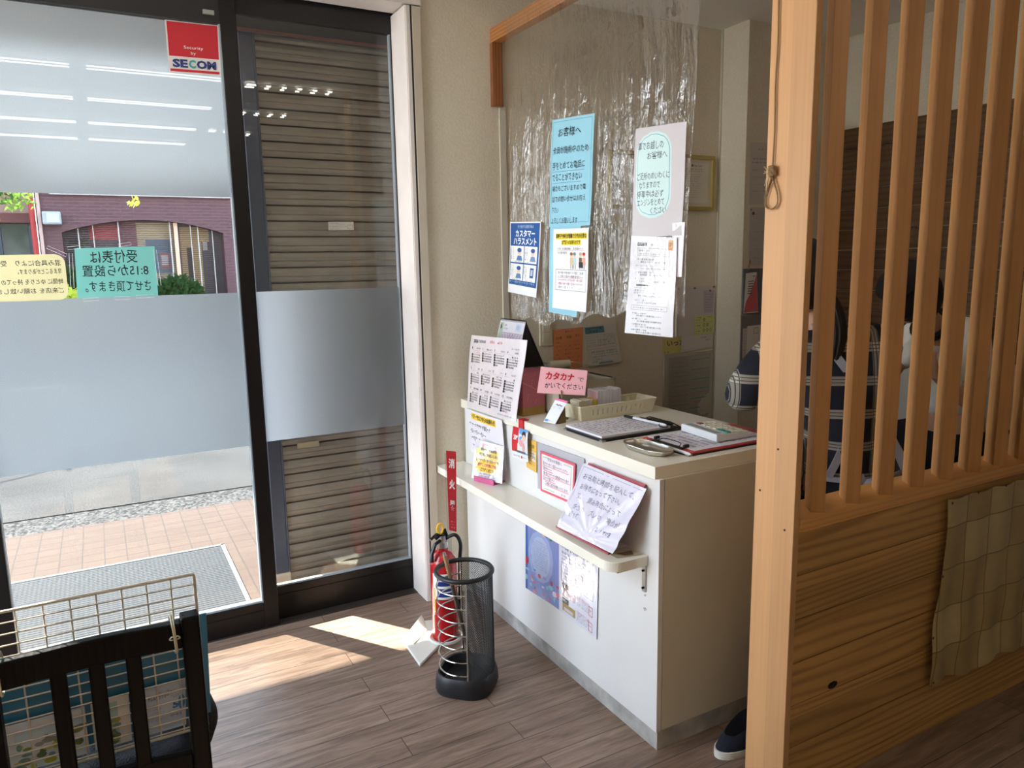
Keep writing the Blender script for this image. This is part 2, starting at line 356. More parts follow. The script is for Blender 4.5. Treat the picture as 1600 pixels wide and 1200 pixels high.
# ------------------------------------------------------------ text
_T = {}
def glyphs(txt, bold=0.0):
    key = (txt, bold)
    if key in _T: return _T[key]
    c = bpy.data.curves.new('t', 'FONT'); c.body = txt; c.resolution_u = 2; c.offset = bold; c.fill_mode = 'FRONT'
    o = bpy.data.objects.new('t', c); COL.objects.link(o)
    dg = bpy.context.evaluated_depsgraph_get()
    me = bpy.data.meshes.new_from_object(o.evaluated_get(dg))
    vs = [tuple(v.co) for v in me.vertices]; fs = [tuple(p.vertices) for p in me.polygons]
    bpy.data.objects.remove(o); bpy.data.curves.remove(c); bpy.data.meshes.remove(me)
    _T[key] = (vs, fs); return vs, fs

def pcol(c, gloss=0):
    return mat('%s_%02x%02x%02x' % (('print', 'sleeved', 'card')[gloss], *c), c, (0.7, 0.22, 0.45)[gloss], bump=(0.0, 0.25, 0.0)[gloss], bscale=14, coat=(0, 0.9, 0)[gloss])
class Sheet:
    def __init__(s, TL, TR, BR, BL, W, H, col=(235, 235, 232), gloss=0, bend=None, th=0.0008, nu=10, nv=10):
        s.c = [Vector(p) for p in (TL, TR, BR, BL)]; s.W = W; s.H = H; s.g = gloss; s.bend = bend
        s.n = ((s.c[3] - s.c[0]).cross(s.c[1] - s.c[0])).normalized()
        s.mb = MB(); s.mats = []; s.k = 0; s.rng = random.Random(int(W * 100 + H * 7))
        s.base = s.mi(col)
        # body
        s.mb.grid(lambda u, v: s.P(u * W, v * H, 0), nu, nv, 0.0, s.base)
        o = len(s.mb.v); s.mb.grid(lambda u, v: s.P(u * W, v * H, -th), nu, nv, 0.0, s.base)
        w_ = nu + 1
        for a, b in [(i, i + 1) for i in range(nu)] + [(j * w_ + nu, (j + 1) * w_ + nu) for j in range(nv)] + [(nv * w_ + i + 1, nv * w_ + i) for i in range(nu)] + [((j + 1) * w_, j * w_) for j in range(nv)]:
            s.mb.f.append((a, b, b + o, a + o)); s.mb.m.append(s.base)
    def mi(s, col):
        m = pcol(col, s.g) if isinstance(col, tuple) else col
        if m not in s.mats: s.mats.append(m)
        return s.mats.index(m)
    def P(s, x, y, z):
        u, v = x / s.W, y / s.H
        p = (s.c[0] * (1 - u) + s.c[1] * u) * (1 - v) + (s.c[3] * (1 - u) + s.c[2] * u) * v
        return p + s.n * (z + (s.bend(u, v) if s.bend else 0))
    def rect(s, x, y, w_, h, col, lay=1):
        n = max(1, int(w_ / s.W * 10)) if s.bend else 1; m = max(1, int(h / s.H * 10)) if s.bend else 1
        s.mb.grid(lambda u, v: s.P(x + u * w_, y + v * h, 0.0003 * lay), n, m, 0, s.mi(col)); return s
    def box(s, x, y, w_, h, col, t=0.1, lay=2):
        s.rect(x, y, w_, t, col, lay); s.rect(x, y + h - t, w_, t, col, lay); s.rect(x, y, t, h, col, lay); s.rect(x + w_ - t, y, t, h, col, lay); return s
    def poly(s, pts, col, lay=2):
        s.mb.add([s.P(x, y, 0.0003 * lay) for x, y in pts], [tuple(range(len(pts)))], s.mi(col)); return s
    def disc(s, x, y, rx, ry, col, lay=2, n=14):
        return s.poly([(x + rx * cos(2 * pi * k / n), y + ry * sin(2 * pi * k / n)) for k in range(n)], col, lay)
    def rounded(s, x, y, w_, h, r, col, lay=1, n=14):
        P_ = []
        for j in range(n + 1):
            yy = h * j / n; d = max(0.0, r - min(yy, h - yy)); ins = r - (max(0.0, r * r - d * d)) ** 0.5
            P_.append((x + ins, x + w_ - ins, y + yy))
        m_ = s.mi(col)
        for j in range(n):
            a, b = P_[j], P_[j + 1]
            for k in range(4):
                q = lambda c, u: s.P(c[0] + (c[1] - c[0]) * u, c[2], 0.0003 * lay)
                s.mb.add([q(a, k / 4), q(a, (k + 1) / 4), q(b, (k + 1) / 4), q(b, k / 4)], [(0, 1, 2, 3)], m_)
        return s
    def text(s, txt, x0, x1, y, h, col=(30, 30, 34), bold=0.0, lay=4, mirror=False, slant=0.0, jit=0.0):
        """txt fitted between x0 and x1, y = top of the line, h = height of the line"""
        vs, fs = glyphs(txt, bold)
        if not vs: return s
        a = min(v[0] for v in vs); b = max(v[0] for v in vs)
        k = (x1 - x0) / max(1e-6, b - a)
        c0, c1 = min(v[1] for v in vs), max(v[1] for v in vs); ky = h / max(1e-6, (c1 - c0))
        if c1 - c0 < 0.5: ky = h / 0.8
        def f(v):
            t = (v[0] - a) * k; x = (x1 - t) if mirror else (x0 + t)
            yy = y + (c1 - v[1]) * ky + slant * t + (jit * h * sin(t * 2.3) if jit else 0)
            return s.P(x, yy, 0.0003 * lay)
        s.mb.add([f(v) for v in vs], [(tuple(reversed(q))) for q in fs], s.mi(col)); return s
    def scrib(s, x0, x1, y, h, col=(70, 70, 76), lay=4, fill=0.8, cw=0.8):
        """a row of marks too small to read"""
        x = x0; mi = s.mi(col)
        while x < x1 - h * cw:
            if s.rng.random() < fill:
                w1 = h * cw * s.rng.uniform(0.5, 0.85); k = s.rng.random()
                if k < 0.4:
                    for yy in (0.05, 0.42, 0.8): s.mb.add([s.P(x + a * w1, y + (yy + b) * h, 0.0003 * lay) for a, b in ((0, 0), (1, 0), (1, 0.16), (0, 0.16))], [(0, 1, 2, 3)], mi)
                    s.mb.add([s.P(x + w1 * a, y + b * h, 0.0003 * lay) for a, b in ((0.4, 0), (0.6, 0), (0.6, 1), (0.4, 1))], [(0, 1, 2, 3)], mi)
                elif k < 0.75:
                    s.mb.add([s.P(x + w1 * a, y + b * h, 0.0003 * lay) for a, b in ((0.1, 0.2), (0.3, 0.2), (0.35, 0.9), (0.15, 0.9))], [(0, 1, 2, 3)], mi)
                    s.mb.add([s.P(x + w1 * a, y + b * h, 0.0003 * lay) for a, b in ((0.5, 0.3), (1, 0.1), (1, 0.3), (0.6, 0.55))], [(0, 1, 2, 3)], mi)
                else:
                    s.mb.add([s.P(x + w1 * a, y + b * h, 0.0003 * lay) for a, b in ((0.1, 0.4), (0.9, 0.4), (0.9, 0.6), (0.1, 0.6))], [(0, 1, 2, 3)], mi)
            x += h * cw
        return s
    def build(s, name, label=None, cat=None, group=None, parent=None, smooth=False):
        o = s.mb.build(name, s.mats, parent, smooth=smooth)
        if label and cat: tag(o, label, cat, group)
        elif label: o['label'] = label
        return o
def smooth_pts(P_, n=6):
    P_ = [Vector(p) for p in P_]; out = []
    for i in range(len(P_) - 1):
        a, b, c, d = P_[max(0, i - 1)], P_[i], P_[i + 1], P_[min(len(P_) - 1, i + 2)]
        for k in range(n):
            u = k / n; out.append(0.5 * ((2 * b) + (c - a) * u + (2 * a - 5 * b + 4 * c - d) * u * u + (3 * b - a - 3 * c + d) * u ** 3))
    out.append(P_[-1]); return out
# @@PART2
# ============================================================ SETTING
def simple_box(name, m, *b, parent=None, bevel=0, kind=True, label=None):
    o = MB().box(*b).build(name, m, parent, bevel=bevel)
    if kind and not parent: struct(o, label)
    return o
WP = _M['wallpaper']
simple_box('floor', _M['floor_boards'], -2.3, 2.2, -5.3, 0.092, -0.1, 0.0)
simple_box('ceiling', mat('ceiling_board', (236, 230, 218), 0.8), -2.4, 2.3, -5.4, 0.2, 2.62, 2.72)
simple_box('wall_back', WP, -0.138, 1.5, 0.0, 0.15, 0.0, 2.62, label='beige textured wallpaper wall behind the counter')
simple_box('wall_pillar', WP, 1.5, 2.2, -0.182, 0.46, 0.0, 2.62)
simple_box('wall_rear', WP, -2.4, 2.3, -5.4, -5.3, 0.0, 2.62)
simple_box('wall_left', WP, -2.4, -2.3, -5.3, -1.4, 0.0, 2.62)
simple_box('wall_left_sill', WP, -2.4, -2.3, -1.4, -0.05, 0.0, 0.25)
simple_box('wall_left_lintel', WP, -2.4, -2.3, -1.4, -0.05, 2.5, 2.62)
wl = bpy.data.objects.new('added_window_3', None); COL.objects.link(wl); wl.location = (-2.35, -0.7, 0.25); WL['added_window_3'] = wl.location.copy(); wl['kind'] = 'structure'  # window out of view, added for daylight on the counter and lattice
MB().box(-2.353, -2.347, -1.4, -0.05, 0.25, 2.5).build('glass_pane', _M['clear_glass'], wl)
for yy in (-1.4, -0.11): MB().box(-2.38, -2.32, yy, yy + 0.06, 0.25, 2.5).build('mullion', BRONZE, wl)
simple_box('side_ground', mat('side_paving', (150, 146, 140), 0.9), -14, -2.4, -14, 0.14, -0.15, -0.05)
simple_box('wall_front', WP, -2.4, -2.3, -0.05, 0.2, 0.0, 2.62)
simple_box('wall_lintel', mat('black_header', (22, 19, 18), 0.5), -2.3, -0.2, 0.04, 0.2, 2.53, 2.62)
simple_box('wall_right', mat('pale_grey_wall', (196, 192, 182), 0.7), 2.2, 2.3, -5.3, 0.0, 0.0, 2.12)
simple_box('wall_right_upper', WP, 2.2, 2.3, -5.3, 0.0, 2.12, 2.62)
# plank panelling on the right wall
mb = MB()
z = 1.0
while z < 2.11: mb.box(2.185, 2.2, -5.3, -0.182, z, z + 0.1025); z += 0.105
o = mb.build('trim_1', _M['plank_wall'], bevel=0.0); struct(o, 'brown horizontal plank panelling behind the lattice')
simple_box('trim_2', mat('tan_ledge', (176, 140, 88), 0.5), 1.95, 2.2, -1.6, -0.2, 0.54, 0.58)
simple_box('wall_bench_base', mat('dark_grey_base', (62, 60, 62), 0.7), 2.0, 2.2, -1.6, -0.2, 0.0, 0.54)
# white jamb and beige casing beside the glass
mb = MB(); mb.box(-0.2, -0.155, -0.015, 0.16, -0.0, 2.5); mb.box(-0.196, -0.15, -0.018, -0.002, 0.0, 2.5)
o = mb.build('trim_3', JAMB, bevel=0.002); struct(o, 'white door jamb')
mb = MB(); mb.box(-0.172, -0.135, -0.022, 0.0, 0.0, 2.5); mb.box(-0.155, -0.139, -0.018, 0.1, 0, 2.5)
o = mb.build('trim_4', CASING, bevel=0.002); struct(o, 'beige door casing')
mb = MB(); mb.box(-0.179, -0.1725, -0.0205, 0.0, 0.0, 2.5)
struct(mb.build('trim_5', mat('dark_gap', (40, 32, 28), 0.7)))
mb = MB(); mb.box(-0.75, -0.13, -0.015, 0.12, 2.505, 2.54); o = mb.build('trim_6', JAMB); struct(o, 'white head jamb')
mb = MB(); mb.box(-0.44, -0.405, -0.01, 0.02, 2.500, 2.504); struct(mb.build('trim_7', BLACKM))
# sill track
simple_box('floor_track', mat('sill_track', (92, 82, 74), 0.35, 0.7), -2.3, -0.2, 0.093, 0.2, -0.06, 0.003)
# canopy over the pavement
simple_box('canopy', mat('canopy_soffit', (214, 204, 196), 0.8), -6, 5, 0.2, 1.81, 2.62, 2.74)
# left sliding leaf
def leaf(name, x0, x1, y0, y1, zr, zt, stl, str_, film_y, glass_y):
    d = bpy.data.objects.new(name, None); COL.objects.link(d); d.location = ((x0 + x1) / 2, (y0 + y1) / 2, 0); WL[d.name] = d.location.copy(); d['kind'] = 'structure'
    if stl: MB().box(x0, x0 + stl, y0, y1, 0.004, 2.53).build('stile', BRONZE, d, bevel=0.003)
    if str_: MB().box(x1 - str_, x1, y0, y1, 0.004, 2.53).build('stile', BRONZE, d, bevel=0.003)
    m = MB(); m.box(x0 + stl, x1 - str_, y0 + 0.004, y1 - 0.004, 0.004, zr); m.box(x0 + stl, x1 - str_, y0 + 0.001, y0 + 0.006, zr - 0.035, zr - 0.033)
    m.build('bottom_rail', BRONZE, d, bevel=0.002)
    MB().box(x0 + stl, x1 - str_, y0 + 0.004, y1 - 0.004, zt, 2.53).build('top_rail', mat('black_header', (22, 19, 18), 0.5), d)
    MB().box(x0 + stl, x1 - str_, glass_y, glass_y + 0.005, zr, zt).build('glass_pane', _M['clear_glass' if name == 'window_1' else 'window_glass'], d)
    MB().box(x0 + stl, x0 + stl + 0.004, y0 + 0.006, y1 - 0.006, zr, zt).box(x1 - str_ - 0.005, x1 - str_, y0 + 0.006, y1 - 0.006, zr, zt).box(x0 + stl, x1 - str_, y0 + 0.01, y1 - 0.006, zr, zr + 0.008).build('glazing_bead', mat('grey_bead', (150, 158, 164), 0.4), d)
    for a, b in ((0.781, 1.393), (1.754, 2.366)):
        if (name == 'window_1' and a > 1) or name == 'added_window_2': continue
        f = MB(); yy = glass_y - 0.0012
        f.add([(x0 + stl, yy, a), (x1 - str_, yy, a), (x1 - str_, yy, b), (x0 + stl, yy, b)], [(0, 1, 2, 3)])
        f.build('frosted_film', _M['frosted_film'], d)
    return d
door = leaf('door_1', -1.79, -0.82, 0.095, 0.14, 0.115, 2.372, 0.055, 0.058, 0.116, 0.118)
wind = leaf('window_1', -0.845, -0.2, 0.141, 0.175, 0.147, 2.43, 0.025, 0.004, 0.149, 0.153)
leaf('added_window_2', -2.3, -1.80, 0.141, 0.175, 0.147, 2.43, 0.05, 0.05, 0.149, 0.153)  # glazed panel out of view, added to let in more daylight
MB().box(-0.935, -0.897, 0.084, 0.096, 2.398, 2.412).build('door_sensor', mat('grey_sensor', (150, 146, 140), 0.5), door)

# ---- outside ground
simple_box('pavement', _M['paving_tiles'], -9, 7, 0.14, 2.13, -0.15, -0.05, label='pinkish square-tiled pavement outside the door')
simple_box('gutter_strip', _M['coarse_gutter'], -9, 7, 2.13, 2.46, -0.15, -0.056)
simple_box('road', _M['asphalt'], -12, 12, 2.46, 10.3, -0.15, -0.05, label='grey asphalt road outside')
simple_box('far_pavement', mat('far_concrete', (176, 170, 162), 0.9), -12, 12, 10.3, 12.0, -0.15, 0.02)
simple_box('far_ground', mat('far_ground', (140, 136, 128), 0.9), -30, 30, 12.0, 40, -0.2, -0.01)
# ---- right reveal outside, eave and shutter
simple_box('wall_outside', mat('dark_reveal', (70, 66, 64), 0.8), -0.085, 1.5, 0.15, 0.5, -0.05, 2.62)
simple_box('trim_8', mat('dark_eave', (34, 30, 30), 0.7), -0.80, -0.09, 0.385, 0.5, 2.44, 2.62)
simple_box('trim_9', mat('reddish_edge', (120, 62, 54), 0.7), -0.80, -0.09, 0.382, 0.385, 2.44, 2.452)
t = thing('roller_shutter', 'closed brown-grey roller shutter outside the right glass pane', 'shutter', (-0.4, 0.42, -0.05))
mb = MB(); P = 0.0665; z = -0.045; prof = []
while z < 2.47:
    for dz, dy in ((0.0, 0.03), (0.004, 0.03), (0.0045, 0.0), (0.016, -0.006), (0.026, -0.005), (0.0285, -0.002), (0.031, -0.005), (0.045, -0.006), (0.0635, 0.0), (0.064, 0.03)): prof.append((0.42 + dy, z + dz))
    z += P
nP = len(prof); vs = [(-0.697, y, zz) for y, zz in prof] + [(-0.088, y, zz) for y, zz in prof]
mb.add(vs, [(i, i + nP, i + nP + 1, i + 1) for i in range(nP - 1)])
mb.build('curtain_slats', mat('shutter_slat', (150, 140, 126), 0.45, 0.2, var=0.12, vscale=7), t)
MB().box(-0.632, -0.532, 0.406, 0.417, 0.672, 0.698).build('mail_slot', mat('brass_slot', (186, 172, 140), 0.4, 0.3), t, bevel=0.002)
sh = Sheet((-0.434, 0.406, 1.683), (-0.318, 0.406, 1.685), (-0.318, 0.406, 1.649), (-0.434, 0.406, 1.646), 11.4, 3.6, (222, 214, 200))
sh.scrib(0.5, 10.5, 0.4, 0.35); sh.scrib(4, 7, 1.1, 0.3); sh.scrib(0.5, 8.5, 1.9, 0.35); sh.scrib(1, 5, 2.8, 0.35, (120, 60, 50)); sh.box(8.5, 1.4, 2.4, 1.7, (120, 100, 90), 0.12)
sh.build('label_sticker', parent=t)
mb = MB(); mb.box(-0.764, -0.706, 0.40, 0.48, 0.101, 2.44); mb.box(-0.706, -0.699, 0.396, 0.48, 0.101, 2.44)
o = mb.build('shutter_post', mat('slate_post', (74, 80, 94), 0.35, 0.2), bevel=0.003); tag(o, 'dark blue-grey guide post at the left edge of the roller shutter', 'post')
mb = MB(); mb.box(-0.800, -0.774, 0.42, 0.5, 0.1, 2.44); mb.box(-0.774, -0.766, 0.41, 0.5, 0.1, 2.44)
struct(mb.build('trim_10', mat('alu_edge', (170, 166, 164), 0.35, 0.4)))
mb = MB(); mb.box(-0.80, -0.700, 0.39, 0.50, -0.05, 0.1); mb.box(-0.80, -0.74, 0.33, 0.41, -0.05, 0.02)
o = mb.build('concrete_footing', mat('weathered_concrete', (188, 178, 160), 0.9, bump=0.4, bscale=40, var=0.25), bevel=0.006); tag(o, 'weathered concrete footing block under the shutter post', 'footing')
# ---- mat
t = thing('entrance_mat', 'grey ribbed entrance mat on the pink pavement tiles', 'mat', (-1.45, 0.93, -0.05))
MB().box(-2.6, -0.885, 0.43, 1.305, -0.05, -0.036).build('mat_surface', _M['ribbed_mat'], t)
mb = MB()
for b in ((-2.6, -0.872, 1.3, 1.315), (-2.6, -0.872, 0.42, 0.432), (-0.89, -0.872, 0.42, 1.315)): mb.box(*b, -0.05, -0.033)
mb.build('edge_frame', mat('pale_frame', (214, 216, 214), 0.4, 0.3), t)
# ============================================================ ACROSS THE ROAD
t = thing('brick_building', 'maroon brick shopfront with a wide arched window across the road', 'building', (-0.5, 12.2, 0))
BR = _M['maroon_brick']
mb = MB(); Y0, Y1 = 12.0, 12.6
mb.box(-2.12, -1.78, Y0, Y1, 0, 2.86); mb.box(0.80, 3.6, Y0, Y1, 0, 2.86); mb.box(-1.78, 0.80, Y0, Y1, 0, 0.75)
def arch(x): u = (x + 0.5) / 1.29; return 2.335 - 0.22 * u * u
N = 22
for i in range(N):
    a = -1.78 + 2.58 * i / N; b = -1.78 + 2.58 * (i + 1) / N
    mb.add([(a, Y0, arch(a)), (b, Y0, arch(b)), (b, Y0, 2.86), (a, Y0, 2.86), (a, Y1, arch(a)), (b, Y1, arch(b))], [(0, 1, 2, 3), (0, 4, 5, 1)])
mb.build('wall', BR, t)
MB().box(-2.2, 3.6, 11.9, 12.7, 2.86, 2.96).build('roof_edge', mat('roof_edge', (120, 112, 108), 0.7), t)
MB().box(-1.9, 3.6, 11.93, 12.0, 2.74, 2.80).build('cornice', mat('pale_cornice', (206, 198, 190), 0.7), t)
MB().box(-2.10, -2.05, 11.93, 12.0, 0.0, 2.86).build('wall_edge_strip', mat('white_red_brick', (206, 176, 168), 0.8), t)
MB().tube([(-2.17, 11.93, 0), (-2.17, 11.93, 2.86)], 0.042, 10).build('downpipe', mat('red_pipe', (168, 40, 40), 0.4), t)
w_ = MB().box(-1.78, 0.8, 12.3, 12.34, 0.75, 2.36).build('window_pane', mat('shop_glass', (84, 78, 84), 0.15), t)
sh = Sheet((-1.78, 12.29, 2.36), (0.8, 12.29, 2.36), (0.8, 12.29, 0.75), (-1.78, 12.29, 0.75), 258, 161, (112, 98, 106), th=0.002, nu=2, nv=2)
Q = 3
for x, y, a, b, c in ((40, 10, 45, 26, (214, 92, 98)), (8, 34, 30, 40, (70, 74, 66)), (30, 46, 10, 40, (150, 160, 170)), (88, 4, 30, 58, (150, 96, 106)), (115, 6, 60, 28, (226, 200, 158)), (115, 34, 60, 74, (206, 188, 158)), (128, 36, 40, 60, (112, 136, 160)), (150, 60, 16, 28, (200, 120, 120)), (152, 64, 11, 18, (226, 220, 220)), (186, 12, 50, 120, (226, 190, 136)), (196, 50, 10, 60, (70, 60, 56)), (222, 40, 30, 110, (88, 82, 86)), (224, 40, 8, 16, (224, 214, 200)), (50, 70, 60, 80, (130, 116, 100))):
    sh.rect(x, y, a, b, c, Q); Q += 1
sh.build('shop_interior', parent=w_)
mb = MB()
for i in range(40): mb.box(-1.78, 0.8, 12.20, 12.225, 0.80 + i * 0.0385, 0.811 + i * 0.0385)
mb.build('blind_slats', mat('dark_blind', (104, 92, 92), 0.5), t)
for x, a in ((-1.55, 0.02), (-1.32, 0.015), (-0.93, 0.022), (-0.1, 0.02), (0.37, 0.018), (0.62, 0.012), (0.25, 0.012)): MB().box(x, x + a, 12.13, 12.19, 0.75, 2.32).build('mullion', mat('pale_mullion', (206, 196, 190), 0.6), t)
MB().box(-0.03, 0.035, 12.10, 12.18, 0.75, 2.3).build('wide_mullion', mat('peach_mullion', (232, 196, 168), 0.6), t)
o = MB().box(-2.03, -1.76, 11.78, 12.0, 2.24, 2.45).build('wall_light_box', mat('grey_box', (168, 176, 180), 0.5), t, bevel=0.02)
MB().box(-1.965, -1.785, 11.765, 11.78, 2.27, 2.42).build('cover', mat('pale_cover', (196, 202, 200), 0.4), o)
# entrance building at the left
t = thing('entrance_porch', 'pinkish rendered porch with a dark glass door left of the brick shopfront', 'porch', (-3.2, 12.8, 0))
mb = MB(); mb.box(-5.5, -2.95, 12.8, 13.1, 0, 3.6); mb.box(-2.4, -2.225, 12.8, 13.1, 0, 3.6); mb.box(-2.95, -2.4, 12.8, 13.1, 2.3, 3.6)
mb.build('wall', mat('pinkish_render', (204, 176, 170), 0.8), t)
MB().box(-2.95, -2.225, 12.5, 12.8, 2.3, 2.46).build('lintel', mat('maroon_lintel', (112, 66, 66), 0.6), t)
MB().box(-2.9, -2.3, 12.74, 12.78, 0, 2.3).build('door', mat('dark_green_glass', (64, 76, 70), 0.1, var=0.5, vscale=5), t)
mb = MB(); [mb.box(x, x + 0.05, 12.68, 12.74, 0, 2.3) for x in (-2.9, -2.75, -2.29)]
mb.build('door_frame', mat('steel_blue_frame', (70, 82, 96), 0.4), t)
MB().box(-2.86, -2.78, 12.6, 12.66, 0, 2.28).build('porch_post', mat('porch_post', (190, 200, 202), 0.4), t)
mb = MB(); mb.add([(-5.5, 11.9, 2.5), (-2.225, 11.9, 3.0), (-2.225, 12.8, 3.0), (-5.5, 12.8, 2.5), (-5.5, 11.9, 2.55), (-2.225, 11.9, 3.05), (-2.225, 12.8, 3.05), (-5.5, 12.8, 2.55)], [(3, 2, 1, 0), (4, 5, 6, 7), (0, 1, 5, 4), (1, 2, 6, 5), (2, 3, 7, 6), (3, 0, 4, 7)])
mb.build('porch_roof', mat('porch_roof', (206, 178, 160), 0.6), t)
# greenery
def leaves(mb, n, c, rad, size, rng, mi=0, hang=0.0):
    for _ in range(n):
        while True:
            p = Vector((rng.uniform(-1, 1), rng.uniform(-1, 1), rng.uniform(-1, 1)))
            if p.length < 1: break
        if p.length < 0.6: p = p.normalized() * rng.uniform(0.6, 1)
        p = Vector((p.x * rad[0], p.y * rad[1], p.z * rad[2])) + Vector(c)
        d = Vector((rng.uniform(-1, 1), rng.uniform(-1, 1), rng.uniform(-1, 1) - hang)).normalized(); e = d.orthogonal().normalized(); e.rotate(Matrix.Rotation(rng.uniform(0, 6.3), 3, d))
        s = size * rng.uniform(0.6, 1.3); nn = d.cross(e) * s * 0.12
        mb.add([p, p + d * s * 0.35 + e * s * 0.24 + nn, p + d * s, p + d * s * 0.35 - e * s * 0.24 + nn], [(0, 1, 2), (0, 2, 3)], mi)
def leafmat(name, c):
    k = NT(name); k.t.nodes.remove(k.b); a = k.n('BsdfDiffuse'); b = k.n('BsdfTranslucent'); a.inputs[0].default_value = L4(c); b.inputs[0].default_value = L4(tuple(min(255, int(v * 1.15)) for v in c))
    m = k.n('MixShader', i_0=0.45, i_1=a.outputs[0], i_2=b.outputs[0]); k.t.links.new(m.outputs[0], k.o.inputs[0]); return k.m
LG, LD, LY = leafmat('leaf_green', (128, 160, 74)), leafmat('leaf_dark', (62, 92, 50)), leafmat('leaf_yellow', (206, 212, 96))
rng = random.Random(3)
def shrub(name, label, c, rad, m, n, size):
    t = thing(name, label, 'shrub', (c[0], c[1], 0.02), 'shrubs before the brick shopfront')
    mb = MB(); leaves(mb, n, c, rad, size, rng); mb.build('foliage', m, t)
    mb = MB(); mb.tube([(c[0], c[1], 0.02), (c[0] + 0.03, c[1], c[2])], 0.025, 6); mb.tube([(c[0], c[1], 0.3), (c[0] + rad[0] * 0.5, c[1], c[2])], 0.015, 6); mb.build('stem', mat('stem_bark', (86, 66, 48), 0.9), t)
shrub('shrub', 'dark green rounded shrub just right of the teal window sign', (-0.12, 11.2, 1.0), (0.42, 0.4, 0.36), LD, 2600, 0.09)
shrub('shrub', 'bright yellow-green shrub between the cream and teal window signs', (-1.75, 10.9, 1.0), (0.2, 0.2, 0.22), LY, 420, 0.1)
shrub('shrub', 'dark shrub behind the yellow-green one below the window arch', (-1.72, 11.5, 1.25), (0.2, 0.2, 0.28), LD, 500, 0.09)
t = thing('tree_branch', 'leafy green branch hanging in at the upper left before the porch', 'branch', (-3.6, 6.2, 3.6))
mb = MB(); br = [((-4.6, 6.2, 3.5), (-2.9, 6.2, 2.55)), ((-3.2, 6.2, 2.7), (-2.25, 6.3, 2.05)), ((-3.3, 6.1, 2.75), (-2.75, 6.2, 2.0)), ((-2.6, 6.2, 2.4), (-1.95, 6.3, 2.2)), ((-2.9, 6.2, 2.55), (-2.3, 6.2, 2.5))]
for a, b in br:
    a, b = Vector(a), Vector(b); mid = (a + b) / 2 + Vector((0, 0, 0.05)); mb.tube([a, mid, b], [0.016, 0.011, 0.005], 6)
mb.build('twigs', mat('stem_bark'), t)
mb = MB()
for a, b in br[1:]:
    a, b = Vector(a), Vector(b)
    for k in range(9):
        p = a.lerp(b, k / 8); leaves(mb, 30, p, (0.13, 0.13, 0.10), 0.07, rng, 0 if k % 3 else 1, 0.6)
mb.build('foliage', [LG, LD], t)
t = thing('tree_sprig', 'small yellow-green sprig hanging under the upper film edge', 'branch', (-0.95, 8.2, 2.4))
mb = MB(); leaves(mb, 12, (-0.82, 8.2, 2.36), (0.13, 0.05, 0.02), 0.09, rng, 0, 0.4); mb.tube(smooth_pts([(-3.2, 8.2, 3.3), (-1.8, 8.2, 3.0), (-1.0, 8.2, 2.7), (-0.82, 8.2, 2.36)]), 0.005, 5); mb.build('foliage', LY, t)

# ============================================================ COUNTER
H = 0.9
t = thing('reception_counter', 'long white laminate reception counter with a low front ledge', 'counter', (0.3, -0.67, 0))
MB().box(0.0, 0.609, -1.328, -0.004, 0.862, H).build('worktop', WTOP, t, bevel=0.0015)
mb = MB(); mb.box(0.030, 0.600, -1.338, -0.006, 0.062, 0.862); mb.build('carcass', mat('side_laminate', (214, 206, 188), 0.35, var=0.03), t, bevel=0.001)
mb = MB(); mb.box(0.010, 0.028, -1.338, -0.02, 0.060, 0.862); mb.build('front_panel', WHITE, t, bevel=0.001)
MB().box(0.014, 0.598, -1.337, -0.006, 0.0, 0.061).build('kickboard', GREYT, t)
mb = MB(); r = 0.045; pts = [(0.0085, -0.003), (-0.127, -0.003)] + [(-0.127 + r - r * cos(a), -1.29 + r - r * sin(a)) for a in [k * pi / 16 for k in range(9)]] + [(0.0085, -1.29)]
mb.prism(pts, 0.585, 0.616); mb.build('front_ledge', WTOP, t, bevel=0.0015)
mb = MB(); mb.box(0.0045, 0.0085, -1.283, -1.268, 0.497, 0.585); mb.box(-0.10, 0.008, -1.283, -1.268, 0.581, 0.585); b = mb.build('ledge_bracket', STEEL, t)
Mx = Matrix.Rotation(pi / 2, 4, 'Y')
for y, z, q in ((-1.276, 0.51, 0.0035), (-1.276, 0.565, 0.0035)): MB().lathe([(0.0005, 0.006), (q, 0.006), (q, 0.0)], (-0.001, y, z), 10, 0, Mx).build('screw', BLACKM, b)
for y, z, q in ((-1.278, 0.485, 0.003), (-1.278, 0.44, 0.005), (-0.08, 0.54, 0.004), (-0.08, 0.518, 0.004)): MB().lathe([(0.0003, 0.001), (q, 0.001), (q, -0.001)], (0.0095, y, z), 10, 0, Mx).build('screw_hole', BLACKM, t)
My = Matrix.Rotation(pi / 2, 4, 'X')
MB().lathe([(0.0003, 0.001), (0.006, 0.001), (0.006, -0.001)], (0.44, -1.3385, 0.815), 10, 0, My).build('screw_hole', BLACKM, t)

